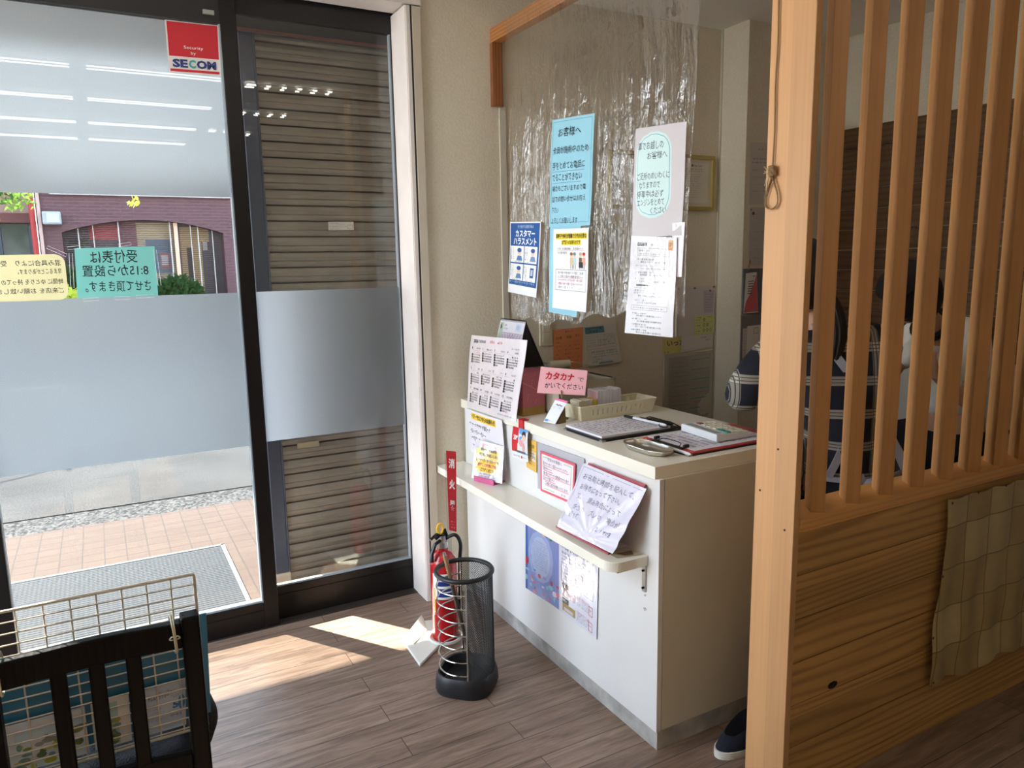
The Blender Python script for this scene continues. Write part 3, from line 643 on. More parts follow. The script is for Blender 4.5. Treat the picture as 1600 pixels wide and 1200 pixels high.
# ============================================================ LATTICE PARTITION
t = thing('wood_partition', 'light wood partition with slanted vertical slats above cedar boards', 'partition', (0.9, -1.64, 0))
MB().box(0.148, 0.170, -1.70, -1.566, 0.0, 2.62).build('end_post', _M['post_wood'], t, bevel=0.002)
MB().box(0.170, 2.184, -1.703, -1.588, 0.787, 0.822).build('sill_rail', _M['rail_wood'], t, bevel=0.0015)
mb = MB(); z = 0.0
for k in range(7):
    z0 = 0.789 - 0.125 * (k + 1); mb.box(0.170, 2.184, -1.693, -1.60, max(0, z0) + (0.0015 if z0 > 0 else 0), 0.789 - 0.125 * k - 0.0015)
mb.build('board_panel', _M['cedar_boards'], t)
import math as _m
ang = math.radians(-38)
def slat(x):
    M = Matrix.Translation((x, -1.657, 1.72)) @ Matrix.Rotation(ang, 4, 'Z')
    return M
for i in range(13):
    x = 0.2775 + i * 0.1425
    mb = MB(); mb.obox(slat(x), 0.037, 0.070, 1.796); mb.build('slat', _M['slat_wood'], t, bevel=0.0012)
MB().box(0.170, 2.184, -1.703, -1.588, 2.58, 2.62).build('head_rail', _M['rail_wood'], t)
My = Matrix.Rotation(pi / 2, 4, 'X')
for x, z, q in ((0.345, 0.302, 0.014), (1.3, 0.29, 0.02)): MB().lathe([(0.001, 0.002), (q * 0.6, 0.002), (q, 0.0)], (x, -1.6932, z), 9, 0, My @ Matrix.Diagonal((1.5, 0.8, 1, 1))).build('knot', mat('dark_knot', (26, 14, 8), 0.7), t)
Mx = Matrix.Rotation(-pi / 2, 4, 'Y')
for y, z in ((-1.585, 0.875), (-1.672, 0.79), (-1.64, 1.0)): MB().lathe([(0.0003, 0.001), (0.003, 0.001), (0.003, -0.001)], (0.1478, y, z), 8, 0, Mx).build('screw_hole', mat('dark_knot'), t)
# rope with loop
t = thing('jute_rope', 'thin jute cord with a knotted loop hanging on the end post', 'rope', (0.142, -1.594, 1.62))
JU = mat('jute', (150, 120, 84), 0.9, bump=0.5, bscale=900)
rng = random.Random(5)
mb = MB(); mb.tube([(0.143, -1.592 + 0.0015 * sin(k * 1.3), 2.62 - k * 0.0453) for k in range(21)], 0.0022, 6)
mb.build('cord', JU, t)
mb = MB()
for q in range(9):
    a = rng.uniform(0, 6.3); pts = [Vector((0.139, -1.594, 1.705)) + Vector((0.006 * cos(a + k), 0.011 * sin(a + k * 1.1), 0.012 * cos(a * 2 + k * 0.9))) for k in range(7)]
    mb.tube(pts, 0.003, 6)
mb.build('knot', JU, t)
mb = MB()
for off in (0.0, 0.003):
    mb.tube([(0.142 - off, -1.594 + (0.019 + off) * sin(a) * (1 - cos(a)) * 0.75 + 0.0, 1.655 + 0.042 * cos(a)) for a in [2 * pi * k / 24 for k in range(24)]], 0.0018, 6, closed=True)
mb.build('loop', JU, t)
mb = MB()
for k in range(12):
    d = Vector((rng.uniform(-0.004, 0.002), rng.uniform(0.006, 0.02), rng.uniform(-0.055, 0.02) if k > 4 else rng.uniform(0, 0.02)))
    mb.tube([Vector((0.139, -1.588, 1.705)), Vector((0.139, -1.588, 1.705)) + d * 0.5 + Vector((0, 0.004, 0)), Vector((0.139, -1.588, 1.705)) + d], 0.0009, 4)
mb.build('frayed_ends', mat('jute_pale', (196, 172, 132), 0.9), t)
# patchwork hanging
def hang(u, v):
    x = 0.795 + u * 1.0 - 0.03 * v + 0.012 * sin(v * 7) * (1 - u); z = 0.772 - v * 0.60 - 0.006 * abs(sin(u * pi * 8)) * (1 - v) + 0.01 * sin(u * 21) * v
    y = -1.709 - 0.012 * (0.5 + 0.5 * sin(u * 2 * pi * 7.3 + 0.6 * sin(v * 3))) * (0.35 + 0.65 * v) - 0.004 * sin(v * 17 + u * 9) * v - 0.002
    return (x, y, z)
mb = MB(); mb.grid(lambda u, v: hang(u, v), 110, 36, 0.0012)
t = thing('patchwork_hanging', 'wavy beige patchwork sheet pinned on the cedar boards', 'hanging cloth', (1.3, -1.71, 0.17))
mb.build('cloth', _M['beige_patchwork'], t, smooth=True)
mb = MB(); My = Matrix.Rotation(pi / 2, 4, 'X')
for u, v in ((0.015, 0.02), (0.15, 0.0), (0.3, 0), (0.0, 0.4), (-0.0, 0.72), (0.01, 0.98)):
    p = hang(u, v); MB().lathe([(0.0004, 0.003), (0.004, 0.002), (0.004, 0.0)], (p[0] + 0.004, p[1] - 0.0005, p[2]), 10, 0, My).build('pin', mat('brass_pin', (120, 70, 40), 0.3, 0.6), t)
# ============================================================ VINYL SCREEN AND ITS NOTICES
t = thing('wall_bracket', 'brown wood L-shaped bracket holding the clear vinyl screen', 'bracket', (0.2, -0.4, 2.15))
MB().box(0.183, 0.23, -0.026, -0.0, 2.148, 2.404).build('wall_stud', _M['brown_stud'], t, bevel=0.0015)
MB().box(0.185, 0.228, -1.40, -0.0, 2.404, 2.462).build('beam', _M['beam_wood'], t, bevel=0.0015)
def vin(u, v):
    y = -0.155 - u * (1.13 - 0.045 * v); z = 2.455 - v * (1.168 + 0.035 * sin(u * 5 + 0.5) + 0.012 * sin(u * 31))
    a = 0.25 + 0.75 * v
    x = 0.1815 + a * (0.004 * sin(u * 36 + 1.2 * sin(v * 4)) + 0.003 * sin(u * 77 + v * 3) + 0.0035 * sin(v * 9 + u * 11)) * min(1, v * 4) - 0.001
    if v < 0.06: x = min(x, 0.1835)
    return (x, y, z)
mb = MB(); mb.grid(vin, 150, 70)
o = mb.build('vinyl_screen', _M['clear_vinyl'], smooth=True); tag(o, 'large clear wrinkled vinyl sheet hanging above the counter front', 'screen')
o = MB().box(0.222, 0.252, -0.006, 0.0, 0.9, 2.30).build('cable_cover', mat('cover_strip', (206, 200, 184), 0.4)); tag(o, 'slim pale vertical cable cover on the wall beside the bracket', 'cable cover')

PB = lambda amp=0.004, ph=0.0: (lambda u, v: amp * sin(u * 3 + v * 2.2 + ph) + amp * 0.5 * sin(v * 6 + ph))
BL = (150, 205, 222)
X = 0.1655
s = Sheet((X, -0.523, 2.006), (X, -0.792, 1.984), (X, -0.757, 1.615), (X, -0.494, 1.621), 24, 38, BL, 0, PB(0.003), nu=8, nv=14)
s.box(0.9, 0.9, 22.2, 35.8, (90, 130, 150), 0.12)
INK = (22, 26, 44)
s.text('お客様へ', 4.4, 17.5, 3.2, 3.1, INK, jit=0.05)
for k, (q, x1) in enumerate((('全員が施術中のため', 21.8), ('手をとめてお電話に', 20.0), ('でることができない', 18.5), ('場合もございますので電', 20.8), ('話での問い合せはお控え', 20.8), ('下さい', 5.6), ('よろしくお願いします', 16.8))):
    y = 9.6 + (0, 5.4, 9.4, 13.6, 17.4, 21.4, 25.2)[k]; s.text(q, 1.6, x1, y, 2.6 if k < 3 else 2.1, INK, jit=0.06)
    if k in (1, 2): s.rect(1.6, y + 3.3, x1 - 2, 0.1, (60, 90, 120), 2)
s.build('paper_notice', 'tall light blue handwritten notice at the middle of the vinyl screen', 'notice', smooth=True)
s = Sheet((X + 0.004, -0.494, 1.621), (X + 0.004, -0.70, 1.616), (X + 0.004, -0.668, 1.288), (X + 0.004, -0.479, 1.299), 20, 33, BL, 0, PB(0.002))
s.build('paper_notice', 'light blue sheet showing only at the left and below the yellow-titled white notice', 'notice', smooth=True)
s = Sheet((X - 0.003, -0.535, 1.611), (X - 0.003, -0.757, 1.606), (X - 0.003, -0.741, 1.310), (X - 0.003, -0.516, 1.316), 21, 29.7, (238, 238, 240), 0, PB(0.003, 1))
YL = (250, 222, 40)
s.rect(1.8, 1.6, 18.4, 2.2, YL); s.rect(5.4, 4.0, 11.4, 1.9, YL)
s.text('車椅子や歩行が困難で介助が必要な', 2.0, 20.0, 1.75, 1.7, (30, 28, 20), 0.02); s.text('お客様へのお知らせです', 5.8, 16.6, 4.1, 1.6, (30, 28, 20), 0.02)
s.scrib(3, 18.6, 6.8, 0.8, (60, 50, 50), fill=0.95); s.rect(3, 7.7, 15.6, 0.08, (200, 60, 60), 3); s.scrib(3, 9, 8.3, 0.8, (60, 50, 50), fill=0.95)
for x, c1, c2 in ((11.4, (150, 90, 60), (226, 190, 150)), (13.2, (120, 140, 150), (190, 214, 220)), (16.6, (200, 170, 130), (120, 96, 76)), (18.6, (190, 50, 46), (230, 170, 150))):
    s.disc(x, 9.6, 0.8, 0.8, (238, 208, 180)).disc(x, 9.1, 0.85, 0.6, c1, 3); s.poly([(x - 0.9, 10.4), (x + 0.8, 10.4), (x + 1.0, 13), (x - 0.9, 13)], c2, 2)
    s.rect(x - 0.6, 13, 0.25, 1.5, (60, 50, 50), 2); s.rect(x + 0.3, 13, 0.25, 1.5, (60, 50, 50), 2)
s.rect(15.6, 12, 2.4, 2, (50, 46, 50), 3)
s.box(1.6, 14.8, 18.4, 7.8, (90, 90, 96), 0.13)
for k in range(5): s.scrib(3.4, 18.4 - (k == 4) * 6, 15.6 + k * 1.35, 0.85, ((80, 60, 66), (90, 50, 60), (170, 60, 66), (170, 60, 66), (80, 80, 86))[k], fill=0.95)
s.rect(3.2, 17.9, 15, 0.08, (200, 60, 60), 3)
s.build('paper_notice', 'white notice with a yellow highlighted title below the tall blue notice', 'notice', smooth=True)
# blue poster
s = Sheet((X, -0.193, 1.656), (X, -0.429, 1.645), (X, -0.395, 1.351), (X, -0.154, 1.368), 21, 29.7, (236, 236, 236), 0, PB(0.003, 2))
NV = (28, 84, 150)
s.rect(0.5, 0.5, 20, 25.6, NV); s.text('行き過ぎた迷惑行為は', 5.6, 16.4, 1.2, 1.3, (200, 216, 236))
s.text('カスタマー', 4.2, 17.4, 3.2, 2.9, (240, 244, 248), 0.03); s.text('ハラスメント', 2.8, 18.6, 6.4, 2.9, (240, 244, 248), 0.03)
for (x, y, kind) in ((0.9, 9.8, 0), (10.4, 9.8, 1), (0.9, 17.2, 2), (10.4, 17.2, 3)):
    s.rect(x, y, 9.0, 6.8, (236, 236, 232), 2)
    for c in range(2): s.rect(x + 0.6 + c * 1.2, y + 0.8, 0.75, 4.6, (236, 236, 232), 3); [s.scrib(x + 0.5 + c * 1.2, x + 1.7 + c * 1.2, y + 0.7 + j * 0.85, 0.75, (28, 34, 52), 4, 1.0) for j in range(6)]
    if kind < 3:
        s.disc(x + 6, y + 2.6, 1.3, 1.4, (236, 200, 180), 3); s.disc(x + 6, y + 1.7, 1.5, 0.9, (40, 84, 150), 4); s.poly([(x + 4, y + 6), (x + 4.8, y + 4), (x + 7.4, y + 4), (x + 8.2, y + 6)], (96, 130, 176) if kind != 1 else (120, 150, 190), 3)
    else: s.rect(x + 4.8, y + 1.2, 2.6, 4, (40, 84, 150), 3); s.rect(x + 5.3, y + 1.9, 1.6, 2.4, (190, 206, 226), 4)
    s.scrib(x + 2, x + 8, y + 6.2, 0.4, (40, 50, 70), 5)
s.scrib(1.2, 19.6, 24.3, 0.9, (170, 196, 226), fill=1); s.scrib(1.6, 19, 25.5, 0.35, (120, 150, 190))
s.build('poster', 'dark blue poster with four small cartoon panels on the vinyl screen', 'poster', smooth=True)
# car notice in clear sleeve
s = Sheet((X, -1.017, 1.898), (X, -1.248, 1.883), (X, -1.230, 1.562), (X, -1.000, 1.563), 23, 33, (206, 200, 202), 2, PB(0.003, 0.4), nu=8, nv=14)
s.rounded(1.2, 1.6, 16.2, 25.6, 6.5, (206, 232, 230), 1, 24); s.rounded(1.9, 2.3, 14.8, 24.0, 6.0, (96, 150, 176), 2, 24); s.rounded(2.05, 2.45, 14.5, 23.7, 5.9, (206, 232, 230), 3, 24)
for q, a, b, y, h in (('車でお越しの', 2.0, 13.8, 4.3, 2.4), ('お客様へ', 6.6, 15.6, 7.4, 2.2), ('ご近所のめいわくに', 2.0, 16.6, 13.4, 2.2), ('なりますので', 3.0, 12.6, 16.2, 2.0), ('停車中は必ず', 2.0, 14.2, 18.8, 2.2), ('エンジンをとめて', 2.2, 14.6, 21.4, 2.0), ('ください', 8.4, 15.6, 24.0, 1.9)): s.text(q, a, b, y, h, (40, 46, 70), jit=0.05)
s.build('paper_notice', 'rounded pale green handwritten notice in a clear sleeve, right of the tall blue one', 'notice', smooth=True)
# price list
s = Sheet((X - 0.003, -1.002, 1.570), (X - 0.003, -1.216, 1.556), (X - 0.003, -1.213, 1.257), (X - 0.003, -0.965, 1.253), 21, 29.7, (232, 230, 234), 1, PB(0.0035, 2.6))
s.rect(3.2, 1.9, 4.4, 1.0, (40, 38, 40)); s.scrib(3.3, 7.4, 2.0, 0.8, (220, 220, 220), 3, 0.9, 0.8); s.scrib(9, 11.4, 2.1, 0.6); s.rect(17.2, 0.9, 2.2, 2.9, (222, 156, 70)); s.disc(18.3, 2.1, 0.6, 0.7, (170, 110, 40), 3); s.scrib(17.4, 19.3, 3.2, 0.4, (90, 50, 20), 3, 1)
s.box(3.2, 3.5, 14.6, 2.3, (130, 130, 134), 0.08); s.scrib(4, 9, 4.0, 0.55); s.scrib(4, 17.2, 5.0, 0.45)
y = 6.6
for k in range(4): s.scrib(2.8, 11.5, y, 0.55, fill=0.65); s.scrib(5, 16.5, y + 0.8, 0.5, fill=0.95); y += 1.95
s.rect(3.4, y, 6.6, 0.5, (90, 90, 94)); s.scrib(3.4, 10, y, 0.45, (30, 30, 34), 3, 1)
for k in range(3): s.scrib(2.8, 12.5, y + 0.85 + k * 0.75, 0.5, fill=0.7)
s.scrib(5, 17.4, y + 3.2, 0.5, fill=0.95); s.scrib(3, 9, y + 4.6, 0.5); s.scrib(5, 13.5, y + 5.3, 0.5)
s.box(2.2, y + 6.4, 16, 1.4, (130, 130, 134), 0.08); s.scrib(2.8, 17.8, y + 6.9, 0.5, fill=0.95)
for k in range(4): s.scrib(3, 10, y + 8.6 + k * 1.7, 0.5); s.scrib(5, 16.5, y + 9.3 + k * 1.7, 0.5, fill=0.95)
s.build('price_list', 'white printed list with an orange stamp below the sleeved green notice', 'list', smooth=True)
s = Sheet((X + 0.003, -1.19, 1.60), (X + 0.003, -1.245, 1.60), (X + 0.003, -1.235, 1.44), (X + 0.003, -1.19, 1.44), 5, 16, (214, 206, 214), 1)
s.build('paper_slip', 'pale sleeve edge peeking out right of the printed list', 'paper')

# ============================================================ ON THE BACK WALL
t = thing('picture_frame', 'gold-edged wide certificate frame on the wall behind the vinyl screen', 'frame', (1.1, -0.01, 1.72))
mb = MB(); x0, x1, z0, z1, b = 0.80, 1.458, 1.735, 2.005, 0.018
mb.box(x0, x1, -0.018, 0, z1 - b, z1); mb.box(x0, x1, -0.018, 0, z0, z0 + b); mb.box(x0, x0 + b, -0.018, 0, z0 + b, z1 - b); mb.box(x1 - b, x1, -0.018, 0, z0 + b, z1 - b)
mb.build('frame_border', mat('gold_frame', (176, 156, 84), 0.4, 0.2), t, bevel=0.001)
s = Sheet((x0 + b, -0.008, z1 - b), (x1 - b, -0.008, z1 - b), (x1 - b, -0.008, z0 + b), (x0 + b, -0.008, z0 + b), 62, 23.4, (202, 192, 170))
s.rect(2, 2, 27, 19.4, (206, 198, 180)); s.rect(33, 2, 27, 19.4, (210, 202, 186), 1)
for k in range(3): [s.scrib(13 + 2 * k, 14 + 2 * k, 4 + j, 0.7, (110, 100, 90)) for j in range(12)]
s.disc(49.5, 3.2, 0.7, 0.7, (110, 100, 80)); s.text('Hair Care', 50.6, 55.6, 2.6, 1.2, (80, 70, 60)); s.scrib(44, 56, 4.6, 0.7, (70, 64, 56)); s.scrib(44, 57, 5.7, 0.4, (90, 84, 76))
for k in range(11): s.scrib(42, 56 - (k % 4), 7.4 + k * 1.1, 0.45, (130, 122, 110))
s.build('certificate', parent=t)
t = thing('light_switch', 'beige two-rocker wall switch left of the orange paper', 'light switch', (0.445, -0.004, 1.1))
MB().box(0.410, 0.480, -0.008, 0, 1.104, 1.234).build('plate', mat('switch_plate', (222, 212, 186), 0.4), t, bevel=0.003)
for z in (1.122, 1.172): MB().box(0.424, 0.466, -0.011, -0.007, z, z + 0.047).build('rocker', mat('switch_rocker', (214, 203, 176), 0.35), t, bevel=0.002)
s = Sheet((0.486, -0.003, 1.176), (0.652, -0.003, 1.180), (0.651, -0.003, 0.985), (0.484, -0.003, 0.98), 16.6, 19.5, (222, 142, 92), 0, PB(0.0015))
s.scrib(5, 11, 0.9, 0.9, (70, 50, 50)); s.text('日焼', 1.5, 4.6, 3.4, 1.4, (60, 44, 44)); s.text('毛髪', 7, 10, 3.2, 1.4, (60, 44, 44)); s.text('カリ', 12.2, 14.4, 3.0, 1.4, (60, 44, 44))
for k in range(6): [s.scrib(1.2 + 5.2 * j, 5 + 5.2 * j, 5.8 + k * 1.9, 0.8, (150, 80, 60), fill=0.6) for j in range(3)]
s.build('paper_memo', 'orange handwritten paper on the back wall', 'memo')
s = Sheet((0.655, -0.004, 1.182), (0.842, -0.006, 1.188), (0.877, -0.012, 0.998), (0.681, -0.012, 0.986), 19, 20, (206, 200, 186), 0, PB(0.002, 2))
s.rect(0.4, 0.6, 11.4, 3.3, (96, 136, 146)); s.scrib(1.2, 11.2, 0.9, 1.1, (30, 40, 50), fill=1); s.scrib(2.6, 8, 2.4, 1.1, (30, 40, 50), fill=1)
for k in range(5): s.rect(0.6, 4.8 + k * 1.2, 17, 0.07, (120, 116, 108)); s.scrib(7 + k % 2, 17.6, 5.0 + k * 1.2, 0.7, (110, 104, 96), fill=0.7)
for x in (0.6, 7.4, 13.4, 17.6): s.rect(x, 4.8, 0.07, 4.8, (120, 116, 108), 2)
s.box(0.5, 10.2, 17.2, 1.6, (200, 110, 110), 0.12)
for k in range(5): s.scrib(2.6, 17.6 - (k > 2) * 8, 12.8 + k * 1.25, 0.8, (60, 106, 112), fill=0.9)
s.rect(6, 18.6, 8, 0.9, (120, 150, 156))
s.build('paper_memo', 'grey ruled memo with a teal title on the back wall', 'memo')
t = thing('plastic_tub', 'clear round tub with an orange lid on the wall side of the counter', 'tub', (0.52, -0.11, 0.9))
mb = MB(); mb.lathe([(0.001, 0.9), (0.046, 0.9), (0.05, 0.905), (0.052, 0.955), (0.048, 0.965), (0.03, 0.972)], (0.52, -0.11, 0), 24); mb.build('bowl', mat('hazy_plastic', (208, 198, 180), 0.15, coat=0.6), t, smooth=True)
mb = MB(); mb.lathe([(0.034, 0.967), (0.033, 0.978), (0.02, 0.984), (0.001, 0.986)], (0.52, -0.11, 0), 20); mb.build('lid', mat('orange_lid', (226, 150, 84), 0.3), t, smooth=True)
t = thing('notice_board', 'white board with a green schedule memo and purple note at the wall corner', 'board', (1.36, -0.006, 1.09))
MB().box(1.228, 1.488, -0.008, 0, 1.096, 1.352).build('panel', mat('pale_board', (206, 198, 194), 0.4), t)
s = Sheet((1.347, -0.012, 1.200), (1.487, -0.012, 1.199), (1.487, -0.012, 1.102), (1.347, -0.012, 1.096), 14, 10, (206, 210, 140))
s.scrib(0.6, 5, 0.8, 0.7, (50, 60, 40)); s.scrib(9, 13, 0.8, 0.5, (50, 60, 40))
for k in range(3):
    s.scrib(0.8, 4.6, 2.0 + k * 2.8, 0.8, (50, 60, 40), fill=1); s.rect(0.4, 3.6 + k * 2.8, 13, 0.08, (140, 146, 90), 2)
    for j in range((1, 2, 3)[k]): s.disc(6.6 + j * 2.3, 2.3 + k * 2.8, 0.8, 0.9, (60, 70, 50), 3); s.disc(6.6 + j * 2.3, 2.3 + k * 2.8, 0.6, 0.7, (206, 210, 140), 4); s.scrib(6.2 + j * 2.3, 7.2 + j * 2.3, 2.0 + k * 2.8, 0.6, (60, 70, 50), 5, 1)
s.build('schedule_memo', parent=t)
s = Sheet((1.405, -0.012, 1.328), (1.478, -0.012, 1.328), (1.474, -0.012, 1.208), (1.412, -0.012, 1.212), 7, 12, (190, 178, 190))
for k in range(7): s.scrib(0.8, 6.2, 1.8 + k * 1.4, 0.6, (120, 108, 124), fill=0.9)
s.build('purple_note', parent=t)
My = Matrix.Rotation(pi / 2, 4, 'X')
for x, z in ((1.236, 1.342), (1.345, 1.342), (1.478, 1.345), (1.45, 1.326)): MB().lathe([(0.0005, 0.007), (0.005, 0.006), (0.005, 0)], (x, -0.008, z), 10, 0, My).build('pin', mat('brown_pin', (130, 76, 56), 0.3), t)
s = Sheet((1.140, -0.004, 1.094), (1.31, -0.004, 1.098), (1.31, -0.004, 1.0), (1.145, -0.004, 1.005), 17, 9.5, (206, 196, 120))
s.text('いった', 3.0, 15.0, 1.4, 3.2, (120, 56, 50), 0.02); s.scrib(1, 5, 7.4, 1.0, (90, 70, 50)); s.build('paper_memo', 'yellow memo with brown lettering below the notice board', 'memo')
s = Sheet((1.262, -0.009, 1.094), (1.482, -0.009, 1.100), (1.478, -0.009, 1.030), (1.262, -0.009, 1.012), 22, 7.6, (214, 206, 198))
s.scrib(13.5, 21, 1.2, 0.9, (60, 100, 110)); s.scrib(14.5, 20.5, 2.6, 0.9, (60, 100, 110)); s.rect(1.4, 6.6, 8, 0.08, (120, 110, 104))
s.build('paper_memo', 'white slip with teal handwriting below the notice board', 'memo')
t = thing('wall_folder', 'clear hanging file folder with green ruled sheets at the corner behind the counter', 'folder', (1.31, -0.01, 0.64))
MB().box(1.150, 1.486, -0.010, 0.0, 0.64, 1.012).build('backing', mat('grey_green_back', (176, 168, 148), 0.4), t, bevel=0.002)
s = Sheet((1.178, -0.013, 0.990), (1.465, -0.013, 0.998), (1.462, -0.013, 0.655), (1.185, -0.013, 0.66), 29, 34, (160, 154, 142), 1, PB(0.0025))
for k in range(6): s.rect(15, 2.4 + k * 5.2, 13, 0.35, (60, 136, 124)); s.scrib(1.5, 13, 2.6 + k * 5.2, 0.8, (110, 120, 116)); s.rect(1.4, 5.2 + k * 5.2, 12, 0.25, (90, 130, 126)); s.scrib(15, 27, 4.2 + k * 5.2, 0.6, (130, 126, 120))
s.build('sleeve', parent=t)
mb = MB(); mb.box(1.494, 1.5, -0.012, -0.0, 0.3, 2.62); struct(mb.build('trim_11', mat('corner_strip', (196, 188, 168), 0.5)))
# papers on the pillar
Yp = -0.185
s = Sheet((1.527, Yp, 2.056), (1.74, Yp, 2.06), (1.74, Yp, 1.76), (1.532, Yp, 1.755), 21, 30, (196, 188, 180))
s.scrib(5, 12, 3.0, 0.8, (90, 84, 80)); [s.scrib(1.4, 12, 7.4 + k * 1.8, 0.9, (70, 66, 64), fill=0.95) for k in range(2)]; [s.scrib(2, 14, 13 + k * 3.4, 0.6, (110, 104, 100), fill=0.7) for k in range(4)]
s.build('paper_memo', 'upper grey printed sheet on the pillar left of the wooden end post', 'memo')
s = Sheet((1.538, Yp, 1.742), (1.74, Yp, 1.744), (1.74, Yp, 1.455), (1.542, Yp, 1.452), 20, 29, (190, 182, 176))
s.disc(0.8, 1.2, 0.4, 0.4, (90, 40, 36)); s.disc(2.4, 3.0, 0.9, 0.8, (96, 52, 44)); [s.scrib(3, 14, 3 + k * 4.4, 0.6, (120, 114, 108), fill=0.6) for k in range(6)]; s.disc(0.8, 27, 0.6, 1.2, (170, 120, 60))
s.build('paper_memo', 'lower grey printed sheet on the pillar left of the wooden end post', 'memo')
t = thing('clipboard', 'small hanging clipboard with a pink leaflet on the pillar', 'clipboard', (1.57, Yp, 1.2))
MB().box(1.502, 1.66, Yp - 0.006, Yp + 0.003, 1.208, 1.438).build('board', mat('slate_board', (110, 112, 118), 0.5), t, bevel=0.002)
s = Sheet((1.515, Yp - 0.010, 1.415), (1.59, Yp - 0.010, 1.42), (1.61, Yp - 0.010, 1.215), (1.506, Yp - 0.010, 1.212), 9, 20, (226, 222, 214))
s.poly([(8.8, 1), (7.6, 3.4), (6, 6), (4, 10), (1.2, 14), (0, 19.5), (8.8, 19.5)], (214, 108, 112)); s.poly([(6.6, 5.2), (8.2, 6.2), (7.2, 8), (5.6, 7.4)], (214, 108, 112), 3); [s.rect(2.0, 4 + k * 1.2, 4.4 - k * 0.4, 0.4, (70, 66, 66), 3) for k in range(6)]; s.rect(5.6, 1.6, 2, 0.35, (50, 46, 46), 3)
s.build('leaflet', parent=t)
mb = MB(); mb.tube([(1.535, Yp - 0.006, 1.43), (1.535, Yp - 0.008, 1.452), (1.54, Yp - 0.008, 1.458)], 0.003, 6); mb.build('hook', mat('brass_hook', (176, 132, 70), 0.3, 0.7), t)
t = thing('wall_pocket', 'grey wall pocket with white papers on the pillar behind the plaid sleeve', 'wall pocket', (1.58, Yp, 0.96))
MB().box(1.502, 1.70, Yp - 0.004, Yp + 0.003, 0.955, 1.202).build('pocket', mat('grey_pocket', (130, 122, 124), 0.5), t)
s = Sheet((1.508, Yp - 0.008, 1.135), (1.6, Yp - 0.008, 1.137), (1.6, Yp - 0.008, 0.985), (1.508, Yp - 0.008, 0.98), 9, 15, (196, 188, 182)); [s.scrib(0.5, 3.8, 1 + k * 1.6, 0.5, (110, 104, 100)) for k in range(8)]; s.build('paper', parent=t)
s = Sheet((1.535, Yp - 0.012, 1.147), (1.66, Yp - 0.012, 1.15), (1.66, Yp - 0.012, 0.97), (1.532, Yp - 0.012, 0.965), 12, 18, (222, 214, 202)); s.box(4.4, 1.2, 3, 3, (110, 104, 90), 0.2); s.build('paper', parent=t)

# ============================================================ STICKERS ON THE GLASS
s = Sheet((-1.062, 0.1155, 2.368), (-0.880, 0.1155, 2.371), (-0.885, 0.1155, 2.194), (-1.062, 0.1155, 2.190), 18, 18, (214, 206, 200), 2)
s.rect(0.5, 0.3, 17.0, 11.9, (190, 22, 38)); s.rect(0.5, 16.6, 17.0, 0.9, (190, 22, 38)); s.text('Security', 5.6, 12.2, 8.3, 1.4, (236, 226, 222)); s.text('by', 7.9, 9.6, 10.2, 1.4, (236, 226, 222))
s.text('SE', 1.4, 6.6, 13.1, 3.0, (30, 48, 110), 0.05); s.text('C', 6.9, 9.4, 13.1, 3.0, (60, 160, 150), 0.05); s.text('OM', 9.6, 16.4, 13.1, 3.0, (30, 48, 110), 0.05)
s.build('security_sticker', 'red and white security sticker at the top corner of the left glass door', 'sticker')
def thin_paper(name, c, tr):
    k = NT(name); k.t.nodes.remove(k.b); a = k.n('BsdfDiffuse'); b = k.n('BsdfTranslucent'); a.inputs[0].default_value = L4(c); b.inputs[0].default_value = L4(c)
    m = k.n('MixShader', i_0=tr, i_1=a.outputs[0], i_2=b.outputs[0]); k.t.links.new(m.outputs[0], k.o.inputs[0]); return k.m
def glass_sign(c4, W, H, m, lines, name, label, corner=0.0, ink=(24, 28, 30)):
    s = Sheet(*c4, W, H, m, th=0.0003)
    if corner:
        n = 6; q = corner
        poly = [(x + q * cos(a), y + q * sin(a)) for x, y, a0 in ((W - q, q, -pi / 2), (W - q, H - q, 0), (q, H - q, pi / 2), (q, q, pi)) for a in [a0 + k * pi / 2 / n for k in range(n + 1)]]
        s.mb = MB(); s.mb.add([s.P(x, y, 0) for x, y in poly], [tuple(range(len(poly)))], 0)
    s.k = 0
    for tx, a, b, y, h, bd in lines: s.text(tx, a, b, y, h, ink, bd, lay=2, mirror=True, jit=0.03)
    return s.build(name, label, 'sign')
y = 0.1152
t = glass_sign(((-1.419, y, 1.567), (-1.163, y, 1.573), (-1.166, y, 1.392), (-1.426, y, 1.393)), 25.6, 18, thin_paper('teal_paper', (146, 210, 200), 0.38),
   [('受付表は', 4.6, 19.6, 1.0, 4.6, 0.004), ('8:15から設置', 2.0, 23.0, 6.2, 4.2, 0.006), ('させて頂きます。', 2.6, 23.4, 12.2, 3.8, 0.004)], 'paper_sign', 'teal handwritten sign taped on the glass door, lettering seen from behind')
y = 0.1145
glass_sign(((-1.735, y, 1.545), (-1.452, y, 1.548), (-1.452, y, 1.388), (-1.735, y, 1.390)), 28.3, 15.8, thin_paper('cream_paper', (226, 214, 164), 0.3),
   [('混み具合により　受付終了を', 1.6, 27.0, 1.9, 2.0, 0.002), ('早まることがあります。', 14.0, 27.0, 4.8, 1.9, 0.002), ('時間に ゆとりを 持っての', 9.0, 27.0, 8.3, 1.9, 0.002), ('ご来店を お願い致します。', 4.6, 27.0, 11.4, 1.9, 0.002)], 'paper_sign', 'cream rounded handwritten sign on the glass door beside the teal one', 3.2)
